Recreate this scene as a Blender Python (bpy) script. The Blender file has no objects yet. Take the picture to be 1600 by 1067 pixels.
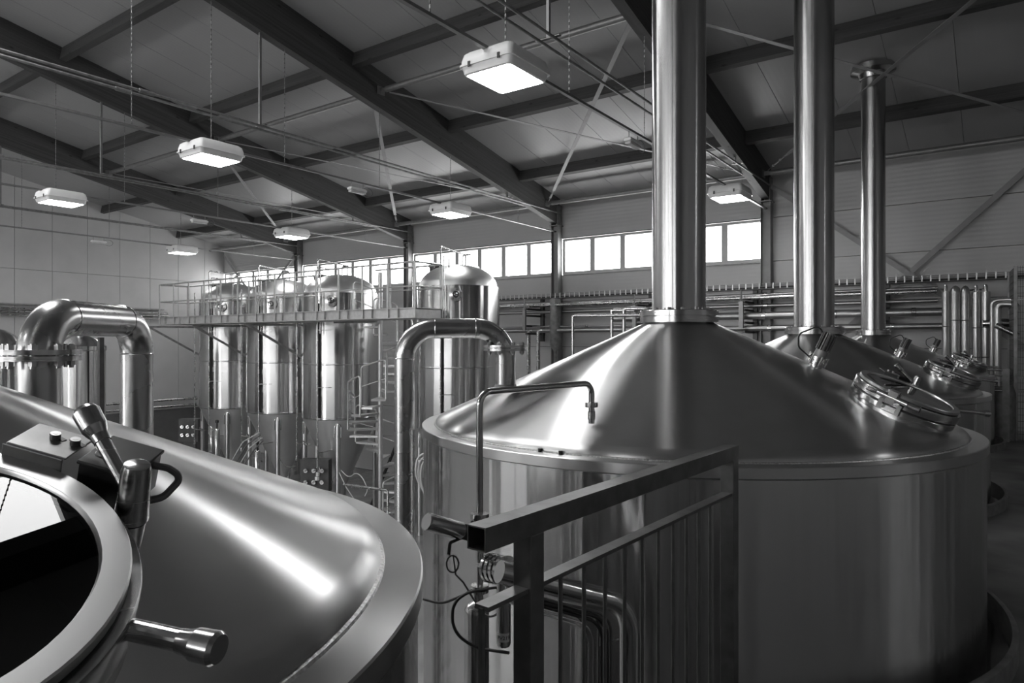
import bpy, bmesh, math, random
from mathutils import Vector, Matrix, Quaternion
random.seed(7)
PI = math.pi
C = bpy.context.scene.collection
sc = bpy.context.scene
EYE = 4.6                       # eye height above the hall floor; heights below are given relative to the eye

# ------------------------------------------------------------------ camera
YAW = math.radians(35.42)
cam_d = bpy.data.cameras.new('camera'); cam = bpy.data.objects.new('camera', cam_d); C.objects.link(cam)
cam.location = (0, 0, EYE); cam.rotation_euler = (PI/2, 0, YAW)
cam_d.lens = 24.0; cam_d.sensor_width = 36.0; cam_d.clip_start = 0.05; cam_d.clip_end = 300
sc.camera = cam
# ------------------------------------------------------------------ world, exposure
w = bpy.data.worlds.new('overcast_sky'); sc.world = w; w.use_nodes = True
bg = w.node_tree.nodes['Background']; bg.inputs[0].default_value = (1, 1, 1, 1); bg.inputs[1].default_value = 10.0
sc.view_settings.view_transform = 'Standard'; sc.view_settings.look = 'None'
sc.view_settings.gamma = 1.0; sc.view_settings.use_curve_mapping = False
sc.view_settings.exposure = 0.55
LAMP_E = 22.0
sc.cycles.use_denoising = True
sc.cycles.max_bounces = 8; sc.cycles.glossy_bounces = 5; sc.cycles.diffuse_bounces = 4
sc.cycles.transparent_max_bounces = 12
sc.cycles.sample_clamp_indirect = 6.0
sc.cycles.caustics_reflective = True
sc.cycles.blur_glossy = 0.3

# ------------------------------------------------------------------ picture geometry -> real positions (only used to read distances off)
F = 1067.0
dv = Vector((-math.sin(YAW), math.cos(YAW))); rv = Vector((math.cos(YAW), math.sin(YAW)))
def ray(px, py):
    s = (px-800)/F; xy = dv + rv*s
    return Vector((xy.x, xy.y, (533.5-py)/F))
def PT(px, py, t): return ray(px, py)*t
def PY(px, py, Y): r = ray(px, py); return r*(Y/r.y)
def PX(px, py, X): r = ray(px, py); return r*(X/r.x)
def PZ(px, py, z): r = ray(px, py); return r*(z/r.z)

# ------------------------------------------------------------------ materials
def newmat(name):
    m = bpy.data.materials.new(name); m.use_nodes = True
    return m, m.node_tree, m.node_tree.nodes['Principled BSDF']
def g(v): return (v, v, v, 1)
def steel(name, base=0.6, rough=0.27, aniso=0.6, grain=0.05, scale=(2, 2, 120), axis='Z', stain=0.12, bump=0.0, wave=0.0):
    m, nt, b = newmat(name); N = nt.nodes; L = nt.links
    b.inputs['Metallic'].default_value = 1; b.inputs['Roughness'].default_value = rough
    b.inputs['Anisotropic'].default_value = aniso
    b.inputs['Anisotropic Rotation'].default_value = 0.25
    if aniso:
        tg = N.new('ShaderNodeTangent'); tg.direction_type = 'RADIAL'; tg.axis = axis; L.new(tg.outputs[0], b.inputs['Tangent'])
    tc = N.new('ShaderNodeTexCoord'); mp = N.new('ShaderNodeMapping'); mp.inputs['Scale'].default_value = scale
    L.new(tc.outputs['Object'], mp.inputs[0])
    n = N.new('ShaderNodeTexNoise'); n.inputs['Scale'].default_value = 1.0; n.inputs['Detail'].default_value = 3
    L.new(mp.outputs[0], n.inputs['Vector'])
    n2 = N.new('ShaderNodeTexNoise'); n2.inputs['Scale'].default_value = 1.6; n2.inputs['Detail'].default_value = 5
    L.new(tc.outputs['Object'], n2.inputs['Vector'])
    mr = N.new('ShaderNodeMapRange'); mr.inputs['To Min'].default_value = rough-grain; mr.inputs['To Max'].default_value = rough+grain
    mr.inputs['From Min'].default_value = 0.3; mr.inputs['From Max'].default_value = 0.7
    L.new(n.outputs['Fac'], mr.inputs['Value']); L.new(mr.outputs[0], b.inputs['Roughness'])
    m2 = N.new('ShaderNodeMapRange'); m2.inputs['From Min'].default_value = 0.3; m2.inputs['From Max'].default_value = 0.7
    m2.inputs['To Min'].default_value = base*(1-stain); m2.inputs['To Max'].default_value = base*(1+stain*0.5)
    L.new(n2.outputs['Fac'], m2.inputs['Value'])
    cb = N.new('ShaderNodeCombineColor')
    for k in range(3): L.new(m2.outputs[0], cb.inputs[k])
    L.new(cb.outputs[0], b.inputs['Base Color'])
    if wave:        # slight buckling of the rolled sheet, running the height of the shell
        mw = N.new('ShaderNodeMapping'); mw.inputs['Scale'].default_value = (7, 7, .12); L.new(tc.outputs['Object'], mw.inputs[0])
        nw = N.new('ShaderNodeTexNoise'); nw.inputs['Scale'].default_value = 1.0; nw.inputs['Detail'].default_value = 2; L.new(mw.outputs[0], nw.inputs['Vector'])
        bp = N.new('ShaderNodeBump'); bp.inputs['Strength'].default_value = 1.0; bp.inputs['Distance'].default_value = wave
        L.new(nw.outputs['Fac'], bp.inputs['Height']); L.new(bp.outputs[0], b.inputs['Normal'])
    return m
def plain(name, base, rough=0.6, metal=0.0, noise=0.1, nscale=8, bump=0.0, spec=0.5):
    m, nt, b = newmat(name); N = nt.nodes; L = nt.links
    b.inputs['Roughness'].default_value = rough; b.inputs['Metallic'].default_value = metal
    b.inputs['Specular IOR Level'].default_value = spec
    tc = N.new('ShaderNodeTexCoord'); n = N.new('ShaderNodeTexNoise'); n.inputs['Scale'].default_value = nscale; n.inputs['Detail'].default_value = 6
    L.new(tc.outputs['Object'], n.inputs['Vector'])
    mr = N.new('ShaderNodeMapRange'); mr.inputs['From Min'].default_value = 0.3; mr.inputs['From Max'].default_value = 0.7
    mr.inputs['To Min'].default_value = base*(1-noise); mr.inputs['To Max'].default_value = base*(1+noise)
    L.new(n.outputs['Fac'], mr.inputs['Value'])
    cb = N.new('ShaderNodeCombineColor')
    for k in range(3): L.new(mr.outputs[0], cb.inputs[k])
    L.new(cb.outputs[0], b.inputs['Base Color'])
    if bump:
        bp = N.new('ShaderNodeBump'); bp.inputs['Strength'].default_value = bump; bp.inputs['Distance'].default_value = 0.003
        L.new(n.outputs['Fac'], bp.inputs['Height']); L.new(bp.outputs[0], b.inputs['Normal'])
    return m
def ribbed(name, base, axis, pitch, rough=0.45, strength=0.35):
    m, nt, b = newmat(name); N = nt.nodes; L = nt.links
    b.inputs['Roughness'].default_value = rough
    tc = N.new('ShaderNodeTexCoord'); wv = N.new('ShaderNodeTexWave'); wv.wave_type = 'BANDS'; wv.bands_direction = axis
    wv.inputs['Scale'].default_value = 0.3142/pitch; wv.inputs['Distortion'].default_value = 0
    L.new(tc.outputs['Object'], wv.inputs['Vector'])
    n = N.new('ShaderNodeTexNoise'); n.inputs['Scale'].default_value = 0.7; n.inputs['Detail'].default_value = 5
    L.new(tc.outputs['Object'], n.inputs['Vector'])
    mr = N.new('ShaderNodeMapRange'); mr.inputs['To Min'].default_value = base*0.9; mr.inputs['To Max'].default_value = base*1.1
    L.new(n.outputs['Fac'], mr.inputs['Value'])
    cb = N.new('ShaderNodeCombineColor')
    for k in range(3): L.new(mr.outputs[0], cb.inputs[k])
    L.new(cb.outputs[0], b.inputs['Base Color'])
    bp = N.new('ShaderNodeBump'); bp.inputs['Strength'].default_value = strength; bp.inputs['Distance'].default_value = 0.002
    L.new(wv.outputs['Fac'], bp.inputs['Height']); L.new(bp.outputs[0], b.inputs['Normal'])
    return m
def wood(name, base):
    m, nt, b = newmat(name); N = nt.nodes; L = nt.links
    b.inputs['Roughness'].default_value = 0.65
    tc = N.new('ShaderNodeTexCoord'); mp = N.new('ShaderNodeMapping'); mp.inputs['Scale'].default_value = (0.7, 9, 25)
    L.new(tc.outputs['Object'], mp.inputs[0])
    n = N.new('ShaderNodeTexNoise'); n.inputs['Scale'].default_value = 1.2; n.inputs['Detail'].default_value = 6
    L.new(mp.outputs[0], n.inputs['Vector'])
    mp2 = N.new('ShaderNodeMapping'); mp2.inputs['Scale'].default_value = (2.2, 5, 5.5); L.new(tc.outputs['Object'], mp2.inputs[0])
    v = N.new('ShaderNodeTexVoronoi'); v.inputs['Scale'].default_value = 1.0; L.new(mp2.outputs[0], v.inputs['Vector'])
    kn = N.new('ShaderNodeMapRange'); kn.inputs['From Min'].default_value = 0.05; kn.inputs['From Max'].default_value = 0.13
    kn.inputs['To Min'].default_value = 0.25; kn.inputs['To Max'].default_value = 1
    L.new(v.outputs['Distance'], kn.inputs['Value'])
    sx = N.new('ShaderNodeSeparateXYZ'); L.new(tc.outputs['Object'], sx.inputs[0])
    # laminations 40 mm thick
    mu = N.new('ShaderNodeMath'); mu.operation = 'MULTIPLY'; mu.inputs[1].default_value = 22; L.new(sx.outputs['Z'], mu.inputs[0])
    fl = N.new('ShaderNodeMath'); fl.operation = 'FLOOR'; L.new(mu.outputs[0], fl.inputs[0])
    wn = N.new('ShaderNodeTexWhiteNoise'); wn.noise_dimensions = '1D'; L.new(fl.outputs[0], wn.inputs['W'])
    mr = N.new('ShaderNodeMapRange'); mr.inputs['From Min'].default_value = 0.3; mr.inputs['From Max'].default_value = 0.7
    mr.inputs['To Min'].default_value = base*0.7; mr.inputs['To Max'].default_value = base*1.25
    L.new(n.outputs['Fac'], mr.inputs['Value'])
    m1 = N.new('ShaderNodeMath'); m1.operation = 'MULTIPLY'; L.new(mr.outputs[0], m1.inputs[0]); L.new(kn.outputs[0], m1.inputs[1])
    lm = N.new('ShaderNodeMapRange'); lm.inputs['To Min'].default_value = 0.82; lm.inputs['To Max'].default_value = 1.12; L.new(wn.outputs['Value'], lm.inputs['Value'])
    m2 = N.new('ShaderNodeMath'); m2.operation = 'MULTIPLY'; L.new(m1.outputs[0], m2.inputs[0]); L.new(lm.outputs[0], m2.inputs[1])
    cb = N.new('ShaderNodeCombineColor')
    for k in range(3): L.new(m2.outputs[0], cb.inputs[k])
    L.new(cb.outputs[0], b.inputs['Base Color'])
    bp = N.new('ShaderNodeBump'); bp.inputs['Strength'].default_value = 0.25; bp.inputs['Distance'].default_value = 0.003
    L.new(n.outputs['Fac'], bp.inputs['Height']); L.new(bp.outputs[0], b.inputs['Normal'])
    return m
def emit(name, s):
    m = bpy.data.materials.new(name); m.use_nodes = True; nt = m.node_tree; nt.nodes.clear()
    e = nt.nodes.new('ShaderNodeEmission'); e.inputs[0].default_value = (1, 1, 1, 1); e.inputs[1].default_value = s
    o = nt.nodes.new('ShaderNodeOutputMaterial'); nt.links.new(e.outputs[0], o.inputs[0]); return m
def pane_mat(name, tr=0.95, rough=0.0, refl=0.05):
    m = bpy.data.materials.new(name); m.use_nodes = True; nt = m.node_tree; nt.nodes.clear()
    t = nt.nodes.new('ShaderNodeBsdfTransparent'); t.inputs[0].default_value = (tr, tr, tr, 1)
    gl = nt.nodes.new('ShaderNodeBsdfGlossy'); gl.inputs['Roughness'].default_value = rough
    lw = nt.nodes.new('ShaderNodeLayerWeight'); lw.inputs[0].default_value = 0.5
    pw = nt.nodes.new('ShaderNodeMath'); pw.operation = 'POWER'; pw.inputs[1].default_value = 4; nt.links.new(lw.outputs['Facing'], pw.inputs[0])
    fr = nt.nodes.new('ShaderNodeMapRange'); fr.inputs['To Min'].default_value = refl; fr.inputs['To Max'].default_value = 0.9; nt.links.new(pw.outputs[0], fr.inputs['Value'])
    mx = nt.nodes.new('ShaderNodeMixShader'); o = nt.nodes.new('ShaderNodeOutputMaterial')
    nt.links.new(fr.outputs[0], mx.inputs[0]); nt.links.new(t.outputs[0], mx.inputs[1]); nt.links.new(gl.outputs[0], mx.inputs[2]); nt.links.new(mx.outputs[0], o.inputs[0])
    return m
M = {}
M['shell'] = steel('brushed_vessel_shell', 0.56, 0.22, 1.0, 0.012, (9, 9, 260), stain=0.06, wave=0.012)
M['cone'] = steel('satin_cone', 0.58, 0.30, 1.0, 0.012, (5, 5, 40), stain=0.14)
M['weld'] = plain('weld_bead', 0.6, 0.3, 0.9, 0.35, 90, 0.8)
M['vrim'] = steel('brushed_rim', 0.56, 0.30, 0.85, 0.0, (3, 3, 3), stain=0.08)
M['fin'] = plain('cast_fins', 0.13, 0.4, 0.5, 0.1)
M['rim'] = steel('satin_rim', 0.52, 0.30, 0.0, 0.01, (3, 3, 3), stain=0.06)
M['flue'] = steel('rolled_flue', 0.48, 0.24, 0.9, 0.02, (60, 60, 2), stain=0.12, wave=0.003)
M['tank'] = steel('polished_tank', 0.50, 0.22, 0.9, 0.01, (3, 3, 30), stain=0.04, wave=0.006)
M['pipe'] = steel('pipe_steel', 0.46, 0.27, 0.0, 0.03, (6, 6, 6), stain=0.12)
M['wpipe'] = steel('matt_clad_pipe', 0.36, 0.36, 0.0, 0.02, (3, 3, 3), stain=0.1)
M['tcone'] = steel('tank_cone', 0.72, 0.42, 0.3, 0.02, (3, 3, 3), stain=0.06)
M['riser'] = steel('riser_cladding', 0.5, 0.33, 0.0, 0.01, (3, 3, 3), stain=0.08)
M['leg'] = steel('tank_leg_steel', 0.45, 0.36, 0.0, 0.01, (3, 3, 3), stain=0.05)
M['polish'] = steel('polished_fitting', 0.55, 0.17, 0.0, 0.02, (8, 8, 8), stain=0.06)
M['flange'] = steel('turned_flange', 0.48, 0.22, 0.5, 0.06, (3, 3, 200), stain=0.12)
M['galv'] = plain('dull_zinc', 0.24, 0.45, 0.6, 0.10, 14)
M['galv_b'] = plain('bright_zinc', 0.50, 0.40, 0.7, 0.10, 14)
M['galv_dark'] = plain('dull_galvanised', 0.24, 0.5, 0.6, 0.25, 10)
M['railing'] = plain('railing_steel', 0.20, 0.36, 0.8, 0.18, 16, 0.1)
M['grey_paint'] = plain('grey_painted_steel', 0.24, 0.5, 0.0, 0.08)
M['beam_wood'] = wood('dark_glued_timber', 0.06)
M['purlin_wood'] = wood('timber_purlin', 0.05)
M['ceiling'] = ribbed('ribbed_roof_panel', 0.31, 'X', 0.10, 0.4, 0.5)
M['wallp'] = ribbed('ribbed_wall_panel', 0.40, 'Z', 0.10, 0.4, 0.5)
M['gable'] = plain('gable_panel', 0.45, 0.4, 0.0, 0.05, 1.5)
M['plinth'] = plain('dark_plinth', 0.10, 0.6, 0.0, 0.12, 3)
M['joint'] = plain('panel_joint', 0.06, 0.7)
M['concrete'] = plain('wet_concrete', 0.18, 0.18, 0.0, 0.3, 1.2, 0.1)
M['housing'] = plain('lamp_housing', 0.75, 0.4, 0.0, 0.03)
M['lens'] = emit('lamp_light', LAMP_E)
M['lens_dim'] = plain('unlit_lens', 0.6, 0.15)
M['winframe'] = plain('window_frame', 0.42, 0.4, 0.0, 0.04)
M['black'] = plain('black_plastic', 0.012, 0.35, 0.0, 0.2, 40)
M['rubber'] = plain('black_rubber', 0.02, 0.5)
M['greyrubber'] = plain('grey_cable', 0.12, 0.5)
M['darksteel'] = plain('dark_box', 0.05, 0.4, 0.4, 0.2)
M['white'] = plain('white_plastic', 0.7, 0.4)
M['hose'] = plain('pale_hose', 0.45, 0.4)
M['glass'] = pane_mat('window_glass')
M['sight'] = pane_mat('sight_glass', 0.10, refl=0.05)
M['mash'] = plain('dark_mash', 0.015, 0.3, 0.0, 0.9, 30, 0.6)
M['bolt'] = plain('steel_bolt', 0.4, 0.3, 1.0, 0.15, 30)
# checker plate deck: raised lozenges by bump
m, nt, b = newmat('checker_plate'); N = nt.nodes; L = nt.links
b.inputs['Metallic'].default_value = 0.7; b.inputs['Roughness'].default_value = 0.42
tc = N.new('ShaderNodeTexCoord'); mp = N.new('ShaderNodeMapping'); mp.inputs['Rotation'].default_value = (0, 0, PI/4); mp.inputs['Scale'].default_value = (26, 26, 26)
L.new(tc.outputs['Object'], mp.inputs[0]); vo = N.new('ShaderNodeTexVoronoi'); vo.inputs['Randomness'].default_value = 0; vo.inputs['Scale'].default_value = 1
L.new(mp.outputs[0], vo.inputs['Vector'])
mr = N.new('ShaderNodeMapRange'); mr.inputs['From Min'].default_value = 0.2; mr.inputs['From Max'].default_value = 0.4; mr.inputs['To Min'].default_value = 1; mr.inputs['To Max'].default_value = 0
L.new(vo.outputs['Distance'], mr.inputs['Value']); bp = N.new('ShaderNodeBump'); bp.inputs['Strength'].default_value = 0.9; bp.inputs['Distance'].default_value = 0.004
L.new(mr.outputs[0], bp.inputs['Height']); L.new(bp.outputs[0], b.inputs['Normal'])
no = N.new('ShaderNodeTexNoise'); no.inputs['Scale'].default_value = 1.4; no.inputs['Detail'].default_value = 7; L.new(tc.outputs['Object'], no.inputs['Vector'])
cr = N.new('ShaderNodeValToRGB'); cr.color_ramp.elements[0].position = 0.3; cr.color_ramp.elements[0].color = g(0.10); cr.color_ramp.elements[1].position = 0.7; cr.color_ramp.elements[1].color = g(0.36)
L.new(no.outputs['Fac'], cr.inputs[0])
mxc = N.new('ShaderNodeMix'); mxc.data_type = 'RGBA'; mxc.blend_type = 'ADD'; L.new(mr.outputs[0], mxc.inputs[0]); L.new(cr.outputs[0], mxc.inputs[6]); mxc.inputs[7].default_value = g(0.14)
L.new(mxc.outputs[2], b.inputs['Base Color']); M['checker'] = m

# ------------------------------------------------------------------ mesh builder (coordinates: x, y, height relative to the eye)
def frame(axis):
    a = Vector(axis).normalized()
    h = Vector((0, 0, 1)) if abs(a.z) < 0.9 else Vector((1, 0, 0))
    u = h.cross(a).normalized(); v = a.cross(u).normalized()
    return u, v, a
class MB:
    def __init__(s): s.v = []; s.f = []
    def add(s, vs, fs):
        o = len(s.v); s.v += [Vector(p) for p in vs]; s.f += [[i+o for i in f] for f in fs]; return s
    def box(s, c, size, rot=None):
        c = Vector(c); hx, hy, hz = [q/2 for q in size]
        vs = [Vector((x, y, z)) for x in (-hx, hx) for y in (-hy, hy) for z in (-hz, hz)]
        if rot is not None: vs = [rot @ p for p in vs]
        return s.add([c+p for p in vs], [[0, 1, 3, 2], [4, 6, 7, 5], [0, 4, 5, 1], [2, 3, 7, 6], [0, 2, 6, 4], [1, 5, 7, 3]])
    def bar(s, p0, p1, wd, ht, up=(0, 0, 1)):
        p0, p1 = Vector(p0), Vector(p1); a = (p1-p0).normalized(); up = Vector(up)
        if abs(a.dot(up)) > 0.99: up = Vector((0, 1, 0))
        sd = a.cross(up).normalized(); u = sd.cross(a).normalized()
        vs = [p + sd*x + u*z for p in (p0, p1) for x, z in ((-wd/2, -ht/2), (wd/2, -ht/2), (wd/2, ht/2), (-wd/2, ht/2))]
        return s.add(vs, [[0, 3, 2, 1], [4, 5, 6, 7], [0, 1, 5, 4], [1, 2, 6, 5], [2, 3, 7, 6], [3, 0, 4, 7]])
    def hollow(s, p0, p1, wd, ht, th, up=(0, 0, 1)):
        p0, p1 = Vector(p0), Vector(p1); a = (p1-p0).normalized(); up = Vector(up)
        if abs(a.dot(up)) > 0.99: up = Vector((0, 1, 0))
        sd = a.cross(up).normalized(); u = sd.cross(a).normalized()
        rect = lambda p, x, z: [p+sd*q+u*k for q, k in ((-x, -z), (x, -z), (x, z), (-x, z))]
        vs = rect(p0, wd/2, ht/2)+rect(p1, wd/2, ht/2)+rect(p0, wd/2-th, ht/2-th)+rect(p1, wd/2-th, ht/2-th); fs = []
        for i in range(4):
            j = (i+1) % 4
            fs += [[i, j, j+4, i+4], [j+8, i+8, i+12, j+12], [j, i, i+8, j+8], [i+4, j+4, j+12, i+12]]
        return s.add(vs, fs)
    def cyl(s, p0, p1, r0, r1=None, n=24, caps=True):
        if r1 is None: r1 = r0
        p0, p1 = Vector(p0), Vector(p1); u, v, a = frame(p1-p0); vs = []
        for p, r in ((p0, r0), (p1, r1)):
            for k in range(n):
                t = 2*PI*k/n; vs.append(p+(u*math.cos(t)+v*math.sin(t))*r)
        fs = [[k, (k+1) % n, (k+1) % n+n, k+n] for k in range(n)]
        if caps: fs += [list(range(n))[::-1], [k+n for k in range(n)]]
        return s.add(vs, fs)
    def lathe(s, prof, o=(0, 0, 0), axis=(0, 0, 1), n=48, a0=0.0, a1=2*PI, closed=False):
        o = Vector(o); u, v, a = frame(axis)
        if Vector(axis) == Vector((0, 0, 1)): u, v = Vector((1, 0, 0)), Vector((0, 1, 0))
        full = abs(a1-a0-2*PI) < 1e-6; m_ = n if full else n+1; vs = []
        for r, h in prof:
            for k in range(m_):
                t = a0+(a1-a0)*k/n; vs.append(o+(u*math.cos(t)+v*math.sin(t))*r+a*h)
        fs = []; R_ = len(prof)
        for i in range(R_ if closed else R_-1):
            j = (i+1) % R_
            for k in range(n if full else n):
                k2 = (k+1) % m_ if full else k+1
                fs.append([i*m_+k, i*m_+k2, j*m_+k2, j*m_+k])
        return s.add(vs, fs)
    def tube(s, pts, r, n=14, caps=True):
        pts = [Vector(p) for p in pts]; pts = [p for i, p in enumerate(pts) if i == 0 or (p-pts[i-1]).length > 1e-6]
        u, v, a = frame(pts[1]-pts[0]); vs = []; prev = a
        rr = r if isinstance(r, (list, tuple)) else [r]*len(pts)
        for i, p in enumerate(pts):
            if i == 0: t = (pts[1]-pts[0]).normalized()
            elif i == len(pts)-1: t = (pts[-1]-pts[-2]).normalized()
            else: t = ((pts[i+1]-p).normalized()+(p-pts[i-1]).normalized()).normalized()
            q = prev.rotation_difference(t); u = q @ u; v = q @ v; prev = t
            for k in range(n):
                w_ = 2*PI*k/n; vs.append(p+(u*math.cos(w_)+v*math.sin(w_))*rr[i])
        fs = [[i*n+k, i*n+(k+1) % n, (i+1)*n+(k+1) % n, (i+1)*n+k] for i in range(len(pts)-1) for k in range(n)]
        if caps: fs += [list(range(n))[::-1], [(len(pts)-1)*n+k for k in range(n)]]
        return s.add(vs, fs)
    def hexa(s, p0, p1, r): return s.cyl(p0, p1, r, n=6)
    def prism(s, poly, p0, ex, ey, ez, depth):
        p0, ex, ey, ez = Vector(p0), Vector(ex), Vector(ey), Vector(ez); n = len(poly)
        vs = [p0+ex*a+ey*b for a, b in poly]+[p0+ex*a+ey*b+ez*depth for a, b in poly]
        return s.add(vs, [list(range(n))[::-1], [k+n for k in range(n)]]+[[k, (k+1) % n, (k+1) % n+n, k+n] for k in range(n)])
    def build(s, name, mat, parent=None, origin=None, smooth=True, angle=35, bevel=0, raw=False):
        """origin: world point (eye-relative height) for the object's origin; children use the parent's origin"""
        if parent is not None and origin is None and not raw: origin = parent['_o']
        o = Vector(origin) if origin is not None else Vector((0, 0, 0))
        me = bpy.data.meshes.new(name); me.from_pydata([tuple(p-o) for p in s.v], [], s.f)
        bm = bmesh.new(); bm.from_mesh(me); bmesh.ops.recalc_face_normals(bm, faces=bm.faces); bm.to_mesh(me); bm.free()
        if smooth:
            me.shade_smooth(); me.set_sharp_from_angle(angle=math.radians(angle))
        me.materials.append(M[mat] if isinstance(mat, str) else mat)
        ob = bpy.data.objects.new(name, me); C.objects.link(ob)
        if bevel:
            md = ob.modifiers.new('bevel', 'BEVEL'); md.width = bevel; md.segments = 2; md.limit_method = 'ANGLE'
        if parent is None: ob.location = (o.x, o.y, o.z+(0 if raw else EYE))
        else:
            ob.parent = parent
            po = Vector(parent['_o'])
            ob.location = (0, 0, 0) if raw else tuple(o-po)
        ob['_o'] = tuple(o) if parent is None or not raw else parent['_o']
        return ob
def thing(name, label, cat, o, group=None):
    e = bpy.data.objects.new(name, None); C.objects.link(e); e.empty_display_size = 0.1
    e.location = (o[0], o[1], o[2]+EYE); e['_o'] = tuple(o); e['label'] = label; e['category'] = cat
    if group: e['group'] = group
    return e
def tag(o, label, cat, group=None, kind=None):
    o['label'] = label; o['category'] = cat
    if group: o['group'] = group
    if kind: o['kind'] = kind
    return o
def struct(o): o['kind'] = 'structure'; return o
def copy_tree(o, parent=None):
    c = o.copy(); C.objects.link(c)
    if parent is not None: c.parent = parent
    for ch in list(o.children): copy_tree(ch, c)
    return c
def fillet(pts, rad, n=8):
    pts = [Vector(p) for p in pts]; out = [pts[0]]
    rads = rad if isinstance(rad, (list, tuple)) else [rad]*(len(pts)-2)
    for i in range(1, len(pts)-1):
        p, a, b = pts[i], (pts[i-1]-pts[i]), (pts[i+1]-pts[i]); r = rads[i-1]
        la, lb = a.length, b.length; a.normalize(); b.normalize(); ang = a.angle(b)
        if ang > PI-0.02 or r <= 0: out.append(p); continue
        d = min(r/math.tan(ang/2), la*0.49, lb*0.49); r = d*math.tan(ang/2)
        c = p+(a+b).normalized()*(r/math.sin(ang/2)); s0 = p+a*d-c; s1 = p+b*d-c
        for k in range(n+1):
            out.append(c+s0.normalized().slerp(s1.normalized(), k/n)*r)
    out.append(pts[-1]); return out
def arc_pts(c, r, a0, a1, z, n=24): return [Vector((c[0]+r*math.cos(a0+(a1-a0)*k/n), c[1]+r*math.sin(a0+(a1-a0)*k/n), z)) for k in range(n+1)]

# ================================================================== THE HALL
YW = 17.0; XG = -27.5; XR = 9.0; YB = -15.0; RIDGE = 1.0; FL = -EYE
Z0, SL = 4.1, 0.2017
def roofz(Y): return Z0+SL*(YW-Y) if Y > RIDGE else Z0+SL*(YW-RIDGE)-SL*(RIDGE-Y)
BX = [-22.2, -16.3, -10.4, -4.5, 1.4]
struct(MB().box(((XG+XR)/2, (YW+YB)/2, FL-0.1), (XR-XG+1, YW-YB+1, 0.2)).build('floor', 'concrete'))
# roof: dark backing sheet and separate roof panels below it
SKY = 3.1; SKX = -4.5         # a skylight runs along the ridge (y RIDGE..SKY) up to x = SKX
def sheet(m_, xa, xb, ya, yb): return m_.add([(xa, ya, roofz(ya)+.12), (xb, ya, roofz(ya)+.12), (xb, yb, roofz(yb)+.12), (xa, yb, roofz(yb)+.12)], [[0, 1, 2, 3]])
m_ = MB(); sheet(m_, XG-.3, XR+.3, YW+.3, SKY); sheet(m_, SKX, XR+.3, SKY, RIDGE); sheet(m_, XG-.3, XR+.3, RIDGE, YB-.3)
ce = struct(m_.build('ceiling', 'joint', smooth=False))
pitch = 5.9/6; x = -4.5-4*5.9
px0 = x
while x < XR:
    for ya, yb in ((YW+0.2, SKY if x+pitch < SKX+.1 else RIDGE), (RIDGE, YB-0.2)):
        g2 = 0.0035; xa, xb = max(x+g2, XG), x+pitch-g2
        pz = lambda Y: Z0+SL*(YW-Y) if ya > RIDGE else roofz(Y)
        vs = [(xx, yy, zz) for yy in (ya, yb) for xx in (xa, xb) for zz in (pz(yy), pz(yy)+.08)]
        MB().add(vs, [[0, 2, 6, 4], [1, 5, 7, 3], [0, 1, 3, 2], [4, 6, 7, 5], [0, 4, 5, 1], [2, 3, 7, 6]]).build('roof_panel', 'ceiling', ce, origin=(0, 0, 0), smooth=False)
    x += pitch
sk = thing('window_9', 'x', 'w', (0, 2, roofz(2))); del sk['label']; del sk['category']; struct(sk)
m_ = MB(); x = XG
while x < SKX+.1: m_.bar((x, SKY, roofz(SKY)+.06), (x, RIDGE, roofz(RIDGE)+.06), .06, .07); x += pitch
m_.bar((XG, SKY, roofz(SKY)+.06), (SKX, SKY, roofz(SKY)+.06), .08, .12).bar((XG, RIDGE, roofz(RIDGE)+.04), (SKX, RIDGE, roofz(RIDGE)+.04), .1, .12)
m_.build('window_frame', 'winframe', sk, smooth=False)
x = XG
while x < SKX-.1:
    MB().add([(x, SKY, roofz(SKY)+.1), (x+pitch, SKY, roofz(SKY)+.1), (x+pitch, RIDGE, roofz(RIDGE)+.1), (x, RIDGE, roofz(RIDGE)+.1)], [[0, 1, 2, 3]]).build('pane', 'glass', sk, smooth=False); x += pitch
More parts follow.
